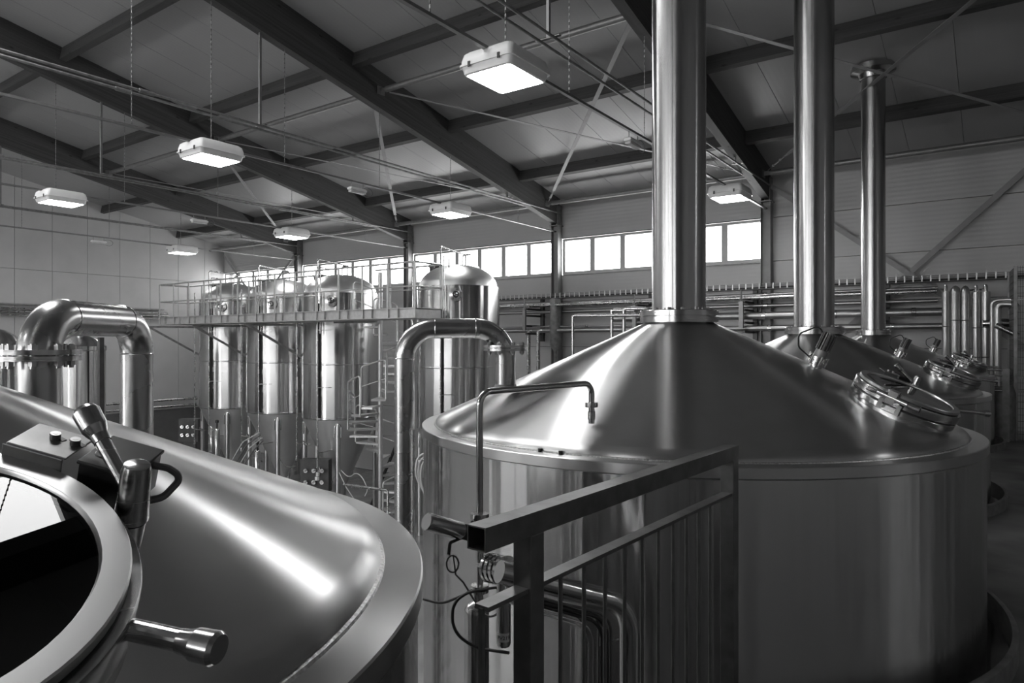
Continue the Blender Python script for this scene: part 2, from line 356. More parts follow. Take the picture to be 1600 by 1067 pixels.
# window wall: horizontal sandwich panels between the columns, a strip of windows in each bay but the last
wb = struct(MB().box(((XG+XR)/2, YW+0.16, -0.2), (XR-XG, 0.04, 8.8)).add([], []).build('wall_back', 'joint', smooth=False)) if False else None
wb = thing('wall_back', 'x', 'wall', (0, 0, 0)); del wb['label']; del wb['category']; struct(wb)
WT, WBm = 2.98, 1.93
lev = [FL, -3.3, -2.25, -1.2, -0.15, 0.9, WBm, WT, 4.35]
wn_i = 0
cols = [XG]+BX+[XR]
for i in range(len(cols)-1):
    xa, xb = cols[i], cols[i+1]
    win = xb < 1.0
    for k in range(len(lev)-1):
        za, zb = lev[k], lev[k+1]
        if win and za == WBm: continue
        MB().box(((xa+xb)/2, YW+0.06, (za+zb)/2), (xb-xa-0.01, 0.12, zb-za-0.012)).build('wall_panel', 'wallp', wb, smooth=False)
    for za, zb in (((FL, WBm-.02), (WT+.02, 4.4)) if win else ((FL, 4.4),)):
        MB().box(((xa+xb)/2, YW+0.14, (za+zb)/2), (xb-xa, 0.03, zb-za)).build('panel_backing', 'joint', wb, smooth=False)
    if win:
        wn_i += 1
        wd = thing('window_%d' % wn_i, 'x', 'w', ((xa+xb)/2, YW, WBm)); del wd['label']; del wd['category']; struct(wd)
        if i == 0: xa2, n_p = xa+0.15, 5
        else: xa2, n_p = xa+0.17, 6
        xb2 = xb-0.12; pw = (xb2-xa2)/n_p; fr = MB()
        zt, zb_ = WT-0.02, WBm+0.0
        fr.box(((xa2+xb2)/2, YW+0.03, zt-0.03), (xb2-xa2, 0.12, 0.07)); fr.box(((xa2+xb2)/2, YW+0.03, zb_+0.04), (xb2-xa2, 0.12, 0.08))
        for q in range(n_p+1):
            wq = 0.15 if 0 < q < n_p else 0.09
            fr.box((xa2+q*pw, YW+0.03, (zt+zb_)/2), (wq, 0.118, zt-zb_-0.002))
        fr.build('window_frame', 'winframe', wd, smooth=False)
        for q in range(n_p):
            MB().box((xa2+(q+.5)*pw, YW+0.06, (zt+zb_)/2), (pw-0.09, 0.01, zt-zb_-0.12)).build('pane', 'glass', wd, smooth=False)
        MB().box(((xa2+xb2)/2, YW-0.02, zb_-0.02), (xb2-xa2+0.1, 0.1, 0.02)).build('window_sill', 'galv_dark', wd, smooth=False)
        MB().box(((xa+xb)/2, YW-0.01, zt+0.025), (xb-xa, 0.03, 0.02)).build('head_flashing', 'joint', wd, smooth=False)
# gable wall of tall vertical panels
wl = thing('wall_left', 'x', 'w', (XG, 0, FL)); del wl['label']; del wl['category']; struct(wl)
MB().box((XG-0.15, 1, 1.5), (0.04, 33, 12.3)).build('panel_backing', 'joint', wl, smooth=False)
y = YW-0.9
ys = [YW+0.2]
while y > YB: ys.append(y); y -= 1.15
ys.append(YB)
for a, b in zip(ys[1:], ys[:-1]):
    for za, zb in ((-2.75, 2.5), (2.512, None)):
        if zb is None:
            top = [roofz(a)+.05, roofz(b)+.05]
        else: top = [zb, zb]
        g2 = 0.006
        vs = [(XG-0.1, a+g2, za), (XG, a+g2, za), (XG, b-g2, za), (XG-0.1, b-g2, za), (XG-0.1, a+g2, top[0]), (XG, a+g2, top[0]), (XG, b-g2, top[1]), (XG-0.1, b-g2, top[1])]
        MB().add(vs, [[0, 1, 2, 3], [4, 7, 6, 5], [0, 4, 5, 1], [1, 5, 6, 2], [2, 6, 7, 3], [3, 7, 4, 0]]).build('wall_panel', 'gable', wl, smooth=False)
struct(MB().box((XG+0.03, 1, (FL-2.75)/2), (0.2, 32, 4.6-2.75)).build('baseboard_left', 'plinth', smooth=False))
# the rest of the hall behind and right of the camera
struct(MB().add([(XR, YB, FL), (XR, YW, FL), (XR, YW, 4.3), (XR, RIDGE, 7.6), (XR, YB, 4.3), (XR+.2, YB, FL), (XR+.2, YW, FL), (XR+.2, YW, 4.3), (XR+.2, RIDGE, 7.6), (XR+.2, YB, 4.3)],
      [[0, 1, 2, 3, 4], [9, 8, 7, 6, 5], [0, 5, 6, 1], [1, 6, 7, 2], [2, 7, 8, 3], [3, 8, 9, 4], [4, 9, 5, 0]]).build('wall_right', 'wallp', smooth=False))
wf = thing('wall_front', 'x', 'w', (0, YB, 0)); del wf['label']; del wf['category']; struct(wf)
xf = [XG, -20.0, 2.0, XR]
DX0, DX1 = -14.8, -12.4          # tall glazed gate
for xa, xb in ((XG, DX0), (DX1, XR)): MB().box(((xa+xb)/2, YB-0.1, (FL+1.2)/2), (xb-xa, 0.2, 1.2-FL)).build('wall_panel', 'wallp', wf, smooth=False)
dg = thing('door_1', 'x', 'w', ((DX0+DX1)/2, YB, FL)); del dg['label']; del dg['category']; struct(dg)
m_ = MB()
for k in range(4): m_.box((DX0+(DX1-DX0)*k/3, YB-.06, (FL+1.2)/2), (.08, .08, 1.2-FL))
for k in range(6): m_.box(((DX0+DX1)/2, YB-.06, FL+(1.2-FL)*k/5), (DX1-DX0, .079, .08))
m_.build('door_frame', 'winframe', dg, smooth=False)
MB().box(((DX0+DX1)/2, YB-.06, (FL+1.2)/2), (DX1-DX0, .01, 1.2-FL)).build('pane', 'glass', dg, smooth=False)
MB().box(((XG+XR)/2, YB-0.1, 3.55), (XR-XG, 0.2, 1.3)).build('wall_panel', 'wallp', wf, smooth=False)
wn_i += 1
wd = thing('window_%d' % wn_i, 'x', 'w', (0, YB, 1.2)); del wd['label']; del wd['category']; struct(wd)  # unseen window strip behind the camera, enlarged to add ambient fill light
fr = MB(); xx = XG
while xx < XR-8:
    fr.box((xx, YB-0.05, 2.05), (0.09, 0.12, 1.7)); xx += 0.983
fr.build('window_frame', 'winframe', wd, smooth=False)
MB().box(((XR-8+XR)/2, YB-0.1, 2.05), (8, 0.2, 1.7)).build('wall_panel', 'wallp', wf, smooth=False)
MB().box(((XG+XR-8)/2, YB-0.06, 2.05), (XR-8-XG, 0.01, 1.7)).build('pane', 'glass', wd, smooth=False)

# sky portals in the window openings
def portal(x0, x1, z0, z1, Y, sgn):
    l = bpy.data.lights.new('sky_portal', 'AREA'); l.shape = 'RECTANGLE'; l.size = x1-x0; l.size_y = z1-z0
    l.cycles.is_portal = True
    o = bpy.data.objects.new('sky_portal', l); C.objects.link(o); o.location = ((x0+x1)/2, Y, (z0+z1)/2+EYE)
    o.rotation_euler = (PI/2*sgn, 0, 0)
for a, b in zip(cols[:-2], cols[1:-1]): portal(a, b, WBm, WT, YW+0.15, -1)
portal(XG, XR-8, 1.2, 2.9, YB-0.15, 1)
portal(-14.8, -12.4, FL, 1.2, YB-0.15, 1)
l = bpy.data.lights.new('sky_portal', 'AREA'); l.shape = 'RECTANGLE'; l.size = SKX-XG; l.size_y = SKY-RIDGE+.1; l.cycles.is_portal = True
o = bpy.data.objects.new('sky_portal', l); C.objects.link(o); o.location = ((SKX+XG)/2, (SKY+RIDGE)/2, roofz(2.05)+.2+EYE); o.rotation_euler = (-math.atan(SL), 0, 0)

# ================================================================== TIMBER ROOF FRAME
def sloped(y0, y1, x, depth, width, drop):
    """a beam following the roof from y0 to y1; returned in local axes (x along it)"""
    L_ = (y0-y1)/math.cos(math.atan(SL)); m = MB()
    m.box((L_/2, 0, -depth/2), (L_, width, depth)); return m, L_
bay_word = {-22.2: 'farthest left', -16.3: 'third from the nearest chimney', -10.4: 'long middle one above the spiral stair side', -4.5: 'nearest, passing behind the tall flues'}
beam_lab = {-22.2: 'dark glued-timber roof beam nearest the far gable wall', -16.3: 'dark glued-timber roof beam second from the far gable wall, over the left ceiling lamps',
            -10.4: 'dark glued-timber roof beam running down to the column left of the nearest big flue', -4.5: 'dark glued-timber roof beam seen between the two nearest big flues, ending over a lamp',
            1.4: 'dark glued-timber roof beam farthest right, carrying the right ends of the purlins'}
beam_depth = 0.74
for X in BX:
    mth, L_ = sloped(YW-0.05, RIDGE, X, beam_depth, 0.18, 0)
    # tapered heel where the beam meets its column
    ob = mth.build('roof_beam', 'beam_wood', raw=True, smooth=False)
    ob.location = (X, YW-0.1, roofz(YW-0.1)+EYE-0.005); ob.rotation_euler = (0, -math.atan(SL), -PI/2)
    ob.rotation_euler = (Matrix(((0, 1, 0), (-math.cos(math.atan(SL)), 0, math.sin(math.atan(SL))), (math.sin(math.atan(SL)), 0, math.cos(math.atan(SL))))).to_euler())
    tag(ob, beam_lab[X], 'beam', 'glued-timber roof beams')
PY_ = [6.35, 9.2, 12.05, 14.93]
bays = [(XG, -22.2, 'bay beside the far gable wall'), (-22.2, -16.3, 'second bay from the gable wall'), (-16.3, -10.4, 'bay over the spiral stair'), (-10.4, -4.5, 'bay holding the nearest big flue'), (-4.5, 1.4, 'bay right of the nearest big flue')]
ordn = {14.93: 'lowest, beside the window wall', 12.05: 'second up from the window wall', 9.2: 'third up from the window wall', 6.35: 'fourth up from the window wall'}
proto = None
for xa, xb, bn in bays:
    for yy in PY_:
        if (yy == 6.35 and (xa > -11 or xa < -23)) or (yy == 9.2 and xa < -23) or (yy == 9.2 and xa > -5): continue
        Lp = xb-xa-0.18-(0.0 if xa != XG else -0.09)
        ob = MB().box((0, 0, -0.14), (Lp, 0.13, 0.27)).build('roof_purlin', 'purlin_wood', raw=True, smooth=False)
        ob.location = ((xa+xb)/2+(0.0 if xa != XG else -0.0), yy, roofz(yy)+EYE-0.005); ob.rotation_euler = (-math.atan(SL), 0, 0)
        tag(ob, 'timber purlin %s, %s' % (ordn[yy], bn), 'purlin', 'timber roof purlins')
# round galvanised struts between the beams
for xa, xb, bn in bays:
    for yy, zz, row in ((9.85, 5.14, 'high'), (16.2, 3.87, 'low')):
        if row == 'high' and xa < -22.5: continue
        if row == 'high' and xa > -5: continue
        t = thing('roof_strut', ('upper' if row == 'high' else 'lower') + ' round galvanised tube between roof beams, ' + bn, 'strut', ((xa+xb)/2, yy, zz), 'round roof struts')
        MB().cyl((xa+0.25, yy, zz), (xb-0.25, yy, zz), 0.06, n=16).build('tube', 'galv', t)
        for xe, sg in ((xa, 1), (xb, -1)):
            if xe == XG: continue
            MB().box((xe+sg*0.1, yy, zz), (0.02, 0.2, 0.16)).box((xe+sg*0.19, yy, zz), (0.17, 0.012, 0.1)).build('end_bracket', 'galv', t, smooth=False)
# crossed flat-bar braces in the roof plane
def brace(p0, p1, label, low_at=1, wdt=0.085, th=0.008, tb=True):
    p0, p1 = Vector(p0), Vector(p1); t = thing('flat_brace', label, 'brace', (p0+p1)/2, 'crossed flat-bar roof braces')
    a = (p1-p0).normalized(); e = p1-a*0.75 if tb else p1
    MB().bar(p0, e, wdt, th).build('flat_bar', 'grey_paint', t, smooth=False)
    if tb:
        u, v, _ = frame(a)
        MB().cyl(e-a*0.05, p1, 0.011, n=8).build('threaded_rod', 'galv_dark', t)
        MB().bar(e+a*0.18+u*0.02, e+a*0.5+u*0.02, 0.01, 0.012).bar(e+a*0.18-u*0.02, e+a*0.5-u*0.02, 0.01, 0.012).box(e+a*0.18, (0.05, 0.05, 0.05)).box(e+a*0.5, (0.05, 0.05, 0.05)).build('turnbuckle', 'galv', t, smooth=False)
for i, (xa, xb, bn) in enumerate(bays):
    if xa == XG: continue
    brace((xb-0.24, 9.95, 5.11), (xa+0.24, 16.05, 3.9), 'flat steel brace falling leftwards, ' + bn, tb=True)
    brace((xa+0.24, 9.95, 5.11), (xb-0.24, 16.05, 3.9), 'flat steel brace falling rightwards, ' + bn, tb=True)
# braces on the window wall
def wbrace(a, b, lab):
    t = MB().bar(a, b, 0.11, 0.012, up=(0, 1, 0)).build('wall_brace', 'grey_paint', origin=(Vector(a)+Vector(b))/2, smooth=False)
    tag(t, lab, 'brace', 'crossed wall braces')
wbrace(PY(1600, 265, 16.8)+Vector((0.4, 0, 0.35)), (-4.4, 16.8, -1.3), 'flat diagonal brace rising rightwards on the wall behind the flues')
wbrace((-4.4, 16.78, 3.7), (1.3, 16.78, -0.8), 'flat diagonal brace falling rightwards on the wall behind the flues')
wbrace((-27.2, 16.8, 3.7), (-22.3, 16.8, -0.6), 'flat diagonal brace falling from the gable corner behind the platform railing')
wbrace((-22.3, 16.78, 3.4), (-27.2, 16.78, -0.6), 'flat diagonal brace rising to the first column beside the gable corner')
# steel columns
col_lab = {-22.2: 'grey steel column nearest the gable corner, behind the tank platform', -16.3: 'grey steel column behind the tank platform above the spiral stair',
           -10.4: 'grey steel column between window strips, left of the nearest big flue', -4.5: 'grey steel column at the right end of the windows, between two flues'}
for X in BX[:4]:
    t = thing('steel_column', col_lab[X], 'column', (X, 16.85, FL), 'steel columns on the window wall')
    zt = 3.34
    MB().box((X-0.11, 16.85, (FL+zt)/2), (0.014, 0.24, zt-FL)).box((X+0.11, 16.85, (FL+zt)/2), (0.014, 0.24, zt-FL)).box((X, 16.85, (FL+zt)/2), (0.206, 0.01, zt-FL)).build('profile', 'grey_paint', t, smooth=False)
    MB().box((X-0.1, 16.84, 3.62), (0.012, 0.26, 0.6)).box((X+0.1, 16.84, 3.62), (0.012, 0.26, 0.6)).box((X, 16.84, zt), (0.3, 0.3, 0.02)).build('head_bracket', 'galv_dark', t, smooth=False)

# ================================================================== CEILING SERVICES: lamp rails, lamps, twin tubes
def chain(p, z1, z2):
    m_ = MB(); z = z1; k = 0
    while z < z2:
        a = 0 if k % 2 else PI/2
        m_.box((p[0], p[1], z+0.02), (0.016 if k % 2 else 0.005, 0.005 if k % 2 else 0.016, 0.034)); z += 0.04; k += 1
    return m_
def make_lamp():
    t = thing('high_bay_lamp', '', 'lamp', (0, 0, 0))
    W, D = 0.70, 0.77
    def rr(w_, d_, r_, z, n=5):
        out = []
        for cx, cy, a0 in ((w_/2-r_, d_/2-r_, 0), (-w_/2+r_, d_/2-r_, PI/2), (-w_/2+r_, -d_/2+r_, PI), (w_/2-r_, -d_/2+r_, 3*PI/2)):
            for k in range(n+1):
                a = a0+PI/2*k/n; out.append((cx+r_*math.cos(a), cy+r_*math.sin(a), z))
        return out
    def loft(rings, cap=(1, 1)):
        n = len(rings[0]); m_ = MB(); vs = [p for r in rings for p in r]; fs = []
        for i in range(len(rings)-1):
            for k in range(n): fs.append([i*n+k, i*n+(k+1) % n, (i+1)*n+(k+1) % n, (i+1)*n+k])
        if cap[0]: fs.append(list(range(n))[::-1])
        if cap[1]: fs.append([(len(rings)-1)*n+k for k in range(n)])
        return m_.add(vs, fs)
    loft([rr(W, D, .06, .07), rr(W, D, .06, .12), rr(W-.03, D-.03, .07, .19), rr(W-.10, D-.10, .07, .22)]).build('housing', 'housing', t, angle=50)
    loft([rr(W+.03, D+.03, .06, .052), rr(W+.03, D+.03, .06, .07)]).build('clamping_rim', 'housing', t)
    loft([rr(W-.09, D-.09, .05, -.030), rr(W-.05, D-.05, .06, -.022), rr(W-.01, D-.01, .06, .052)], (0, 1)).build('diffuser_skirt', 'housing', t, angle=50)
    loft([rr(W-.11, D-.11, .05, -.032), rr(W-.11, D-.11, .05, -.028)]).build('diffuser', 'lens', t)
    for x_, y_ in ((-.2, -1), (.2, -1), (-.2, 1), (.2, 1)):
        MB().box((x_, y_*(D/2+.018), .06), (.03, .012, .06)).build('latch', 'darksteel', t, smooth=False)
    m_ = MB()
    for s_ in (-1, 1): m_.box((0, s_*.2, .225), (.03, .012, .06))
    m_.build('hanger', 'galv', t, smooth=False)
    return t
def make_emerg():
    t = thing('emergency_light', '', 'lamp', (0, 0, 0))
    MB().box((0, 0, .03), (.12, .42, .045)).box((0, 0, .055), (.10, .38, .02)).build('housing', 'housing', t, smooth=False, bevel=0.01)
    MB().box((0, 0, -.015), (.10, .38, .045)).build('lens', 'lens_dim', t, smooth=False, bevel=0.012)
    m_ = MB()
    for s_ in (-1, 1): m_.cyl((0, s_*.15, .06), (0, s_*.15, .17), .006, n=8)
    m_.build('hanger', 'galv', t)
    m_ = MB(); pts = [(0.0, .2+.0+.13*math.sin(a)*1.0, .03+.09*math.cos(a)) for a in [k*2*PI/16*1.2 for k in range(17)]]
    m_.tube([(p[0], p[1]+.08, p[2]) for p in pts], .005, 6).build('cable_loop', 'greyrubber', t)
    return t
lamp0 = make_lamp(); em0 = make_emerg()
lamps = [(-4.5, 6.2, 'large lit ceiling lamp nearest the camera, left of the big flue'), (-4.5, 14.1, 'lit ceiling lamp just right of the nearest big flue, above the windows'),
         (-10.4, 6.2, 'lit ceiling lamp second in size, over the left middle of the hall'), (-10.4, 12.15, 'lit ceiling lamp left of the column above the row of windows'),
         (-16.3, 6.3, 'lit ceiling lamp at the far left edge of the picture'), (-16.3, 12.15, 'small lit ceiling lamp over the tank platform, left of centre'),
         (-22.2, 12.2, 'smallest lit ceiling lamp, beside the gable wall above the platform end')]
ZL = 2.97
for i, (X, Y, lb) in enumerate(lamps):
    o = lamp0 if i == 0 else copy_tree(lamp0); o.location = (X, Y, ZL+EYE); o['label'] = lb; o['group'] = 'high-bay lamps'; o['_o'] = (X, Y, ZL)
for i, (X, Y, lb) in enumerate([(-4.5, 9.5, 'small unlit emergency light just left of the nearest flue'), (-10.4, 9.3, 'small unlit emergency light on the rail over the middle of the hall'),
                                (-16.3, 9.4, 'small unlit emergency light with cable loop, left of centre'), (-22.2, 9.6, 'faint small emergency light high on the left before the gable wall')]):
    o = em0 if i == 0 else copy_tree(em0); o.location = (X, Y, 2.99+EYE); o['label'] = lb; o['group'] = 'emergency lights'
for i, (X, Y) in enumerate(((-4.5, -4.2), (-10.4, -4.2), (-16.3, -4.2), (-4.5, -10.1), (-10.4, -10.1), (-16.3, -10.1), (7.3, 6.2))):
    o = copy_tree(lamp0); o.location = (X, Y, ZL+EYE); o['label'] = 'lit ceiling lamp behind the viewer, ' + ('first row out, nearest the aisle', 'first row out, second from the aisle', 'first row out, third from the aisle', 'second row out, nearest the aisle', 'second row out, second from the aisle', 'second row out, third from the aisle', 'over the far right aisle')[i]; o['group'] = 'lamps behind the viewer'
rails_lab = {-4.5: 'lamp rail of the nearest big ceiling lamp', -10.4: 'lamp rail of the second largest ceiling lamp', -16.3: 'lamp rail of the far left ceiling lamp', -22.2: 'lamp rail closest to the gable wall'}
for X in BX[:4]:
    t = thing('lamp_rail', 'thin galvanised ' + rails_lab[X], 'rail', (X, 9, 3.17), 'lamp rails')
    MB().box((X, 9.0, 3.17), (0.05, 15.6, 0.035)).build('rail', 'galv', t, smooth=False)
    for yy in (2.1, 4.95, 6.2, 7.6, 9.9, 12.15, 14.9):
        zt = roofz(yy)-beam_depth*1.02 if True else 0
        chain((X, yy), 3.2, zt).build('chain', 'galv', t, smooth=False)['kind'] = 'stuff'
tw_lab = {-4.5: 'nearest', -10.4: 'second from the nearest flue', -16.3: 'third, far left', -22.2: 'farthest, before the gable wall'}
for X in BX[:4]:
    t = thing('twin_pipe_run', 'pair of thin parallel tubes hung under a roof beam, ' + tw_lab[X], 'pipes', (X, 9, 3.7), 'twin tube runs')
    z0_ = 3.70
    for s_ in (-1, 1):
        MB().cyl((X+s_*0.1, 1.5, z0_), (X+s_*0.1, 16.8, z0_), 0.02, n=10).build('tube', 'galv_dark', t)
        for yy in (5.0+0.12*s_, 12.0+.1*s_): MB().cyl((X+s_*0.1, yy-0.11, z0_), (X+s_*0.1, yy+0.11, z0_), 0.032, n=10).build('coupling', 'galv', t)
    for yy in (7.1, 14.4):
        MB().bar((X, yy, z0_+0.03), (X, yy, roofz(yy)-beam_depth), 0.04, 0.04).box((X, yy, z0_+0.025), (0.34, 0.05, 0.012)).build('hanger', 'galv', t, smooth=False)

# ================================================================== BREW KETTLES
def manhole(t, c, cz, rho, phi, s, collar_h, tilt, lever_scale=1.0, base_drop=0.0):
    """round manhole with sight glass on the cone; s scales a lid of radius 0.38"""
    u = Vector((math.cos(phi), math.sin(phi), 0)); n = Vector((u.x*math.sin(tilt), u.y*math.sin(tilt), math.cos(tilt)))
    Cc = cz            # centre of the lid's top plane
    e1 = Vector((u.x*math.cos(tilt), u.y*math.cos(tilt), -math.sin(tilt))); e2 = n.cross(e1)
    Lc = lambda a, b, h=0.0: Cc+(e1*a+e2*b+n*h)*s
    r = .38
    A = lambda pr: [(q*s, h*s) for q, h in pr]
    mc = MB().lathe(A([(r*.93, -.17-collar_h/s), (r*.93, -.15), (r*.88, -.15), (r*.88, -.17-collar_h/s)]), Cc, n, 56)
    p = mc.build('manhole', 'flange', t)
    MB().lathe(A([(r*.88, -.15), (r*.98, -.15), (r*.99, -.145), (r*.99, -.108), (r*.98, -.104), (r*.88, -.104)]), Cc, n, 64, closed=True).build('collar_ring', 'flange', p)
    MB().lathe(A([(r*.88, -.092), (r*.99, -.092), (r*1.0, -.088), (r*1.0, -.036), (r*.993, -.030), (r*.88, -.030)]), Cc, n, 64, closed=True).build('clamp_ring', 'flange', p)
    MB().lathe(A([(r*.885, -.105), (r*.955, -.105), (r*.935, -.018), (r*.885, -.018)]), Cc, n, 56, closed=True).build('seal', 'rubber', p)
    MB().lathe(A([(r*.82, -.022), (r*.948, -.022), (r*.948, -.004), (r*.94, 0), (r*.83, 0), (r*.82, -.006)]), Cc, n, 72, closed=True).build('lid_ring', 'rim', p)
    MB().lathe(A([(0.0001, -.010), (r*.825, -.010)]), Cc, n, 48).build('sight_glass', 'sight', p)
    MB().lathe(A([(0.0001, -.30), (r*.5, -.29), (r*.87, -.28)]), Cc, n, 40).build('dark_interior', 'mash', p)
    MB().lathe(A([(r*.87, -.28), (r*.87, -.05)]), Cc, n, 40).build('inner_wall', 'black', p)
    # knob lever
    k0, k1 = Lc(-.060, .405, -.11), Lc(-.066, .398, .072)
    ax = (k1-k0); 
    def at(q): return k0+ax*q
    kb = MB().tube([at(0), at(.30)], [.023*s, .027*s], 22).tube([at(.315), at(.33), at(.92), at(.985), at(1.0)], [.028*s, .031*s, .026*s, .023*s, .017*s], 24)
    kb.build('clamp_knob', 'flange', p)
    b0, b1 = at(.6), Lc(-.185, .372, .062)
    d_ = (b1-b0).normalized()
    MB().tube([b0, b1], .0145*s, 18).tube([b1-d_*.008*s, b1+d_*.008*s, b1+d_*.026*s, b1+d_*.066*s, b1+d_*.074*s], [.016*s, .0175*s, .0245*s, .0255*s, .021*s], 44).build('lever', 'flange', p, angle=14)
    # long handle
    h0, h1 = Lc(.176, .294, -.07), Lc(.301, .362, -.03)
    if s < .75: h0, h1 = Lc(.26, .27, -.05), Lc(.43, .40, .0)
    d_ = (h1-h0).normalized()
    MB().tube([h0-d_*.02, h1], .0175*s, 22).tube([h1-d_*.008*s, h1+d_*.006*s, h1+d_*.020*s, h1+d_*.054*s, h1+d_*.061*s], [.019*s, .0205*s, .0255*s, .0265*s, .022*s], 44).build('handle', 'flange', p, angle=14)
    # interlock switch: folded sheet bracket with two slotted bolts and a black box
    bx = Matrix((e1, e2, n)).transposed()
    rz = lambda a: bx @ Matrix.Rotation(a, 3, 'Z')
    MB().box(Lc(-.262, .312, .022), (.115*s, .095*s, .004*s), rz(.75)).box(Lc(-.228, .272, .008), (.115*s, .004*s, .032*s), rz(.75)).build('switch_bracket', 'railing', p, smooth=False, bevel=.002*s)
    MB().box(Lc(-.18, .415, -.025), (.105*s, .115*s, .085*s), rz(.75)).box(Lc(-.18, .415, .019), (.112*s, .122*s, .008*s), rz(.75)).cyl(Lc(-.19, .385, .02), Lc(-.19, .385, .025), .018*s, n=20).build('switch_box', 'black', p, smooth=False, bevel=.004*s)
    for a_, b_ in ((-.268, .318), (-.238, .345)):
        MB().cyl(Lc(a_, b_, .024), Lc(a_, b_, .036), .0095*s, n=14).cyl(Lc(a_, b_, .036), Lc(a_, b_, .0365), .005*s, n=6).build('bracket_bolt', 'bolt', p)
        MB().box(Lc(a_-.003, b_+.006, .0245), (.036*s, .010*s, .002*s), rz(.4)).build('bolt_slot', 'black', p, smooth=False)
    MB().tube(fillet([Lc(-.17, .46, .0), Lc(-.145, .495, .0), Lc(-.118, .515, -.01), Lc(-.10, .475, -.04), Lc(-.11, .435, -.05)], .03*s, 6), .0075*s, 10).build('switch_cable', 'greyrubber', p)
    # spring hinge on the near side
    m_ = MB().cyl(Lc(-.10, -.425, -.03), Lc(.12, -.425, -.03), .022*s, n=14).box(Lc(.01, -.40, -.03), (.06*s, .09*s, .10*s), bx)
    for q in range(10):
        for bs in (-.17, .13): m_.lathe([(.022*s, -.003*s), (.027*s, 0), (.022*s, .003*s)], Lc(bs+q*.008, -.425, -.03), e1, 12)
    m_.box(Lc(-.05, -.40, -.10), (.03*s, .06*s, .08*s), bx).box(Lc(.08, -.40, -.10), (.03*s, .06*s, .08*s), bx).build('spring_hinge', 'polish', p)
    MB().box(Lc(.0, -.37, -.035), (.09*s, .035*s, .1*s), bx).build('hinge_block', 'flange', p, smooth=False, bevel=.004)
    return p
def sight_light(t, c, rho, phi, zc, tilt, s=1.0):
    u = Vector((math.cos(phi), math.sin(phi), 0)); n = Vector((u.x*math.sin(tilt), u.y*math.sin(tilt), math.cos(tilt)))
    B = Vector((c[0]+rho*u.x, c[1]+rho*u.y, zc)); e1 = Vector((u.x*math.cos(tilt), u.y*math.cos(tilt), -math.sin(tilt))); e2 = n.cross(e1)
    p = MB().lathe([(.05*s, -.03), (.05*s, .035*s), (.062*s, .035*s), (.062*s, .055*s), (.05*s, .055*s), (.05*s, .065*s), (.066*s, .065*s), (.066*s, .09*s), (.045*s, .09*s), (.0001, .09*s)], B, n, 28).build('vessel_light', 'polish', t)
    m_ = MB()
    for k in range(6):
        a = 2*PI*k/6; q = B+(e1*math.cos(a)+e2*math.sin(a))*.062*s; MB().cyl(q+n*.03*s, q+n*.10*s, .009*s, n=8).build('clamp_bolt', 'bolt', p)
    MB().cyl(B+n*.09*s, B+n*.145*s, .046*s, .043*s, n=24).build('lamp_base', 'galv_dark', p)
    m_ = MB().cyl(B+n*.145*s, B+n*.265*s, .034*s, n=24)
    for k in range(14):
        a = 2*PI*k/14; q = (e1*math.cos(a)+e2*math.sin(a))*.042*s; rot = Matrix((e1*math.cos(a)+e2*math.sin(a), -e1*math.sin(a)+e2*math.cos(a), n)).transposed()
        m_.box(B+q+n*.21*s, (.02*s, .007*s, .135*s), rot)
    m_.build('cooling_fins', 'fin', p, smooth=False)
    MB().tube(fillet([B+n*.25*s-e1*.04*s, B+n*.30*s-e1*.09*s-e2*.02, B+n*.19*s-e1*.19*s-e2*.05, B+n*.10*s-e1*.15*s-e2*.05, B+n*.06*s-e1*.055*s], .05*s, 6), .006*s, 8).build('lamp_cable', 'rubber', p)
    return p
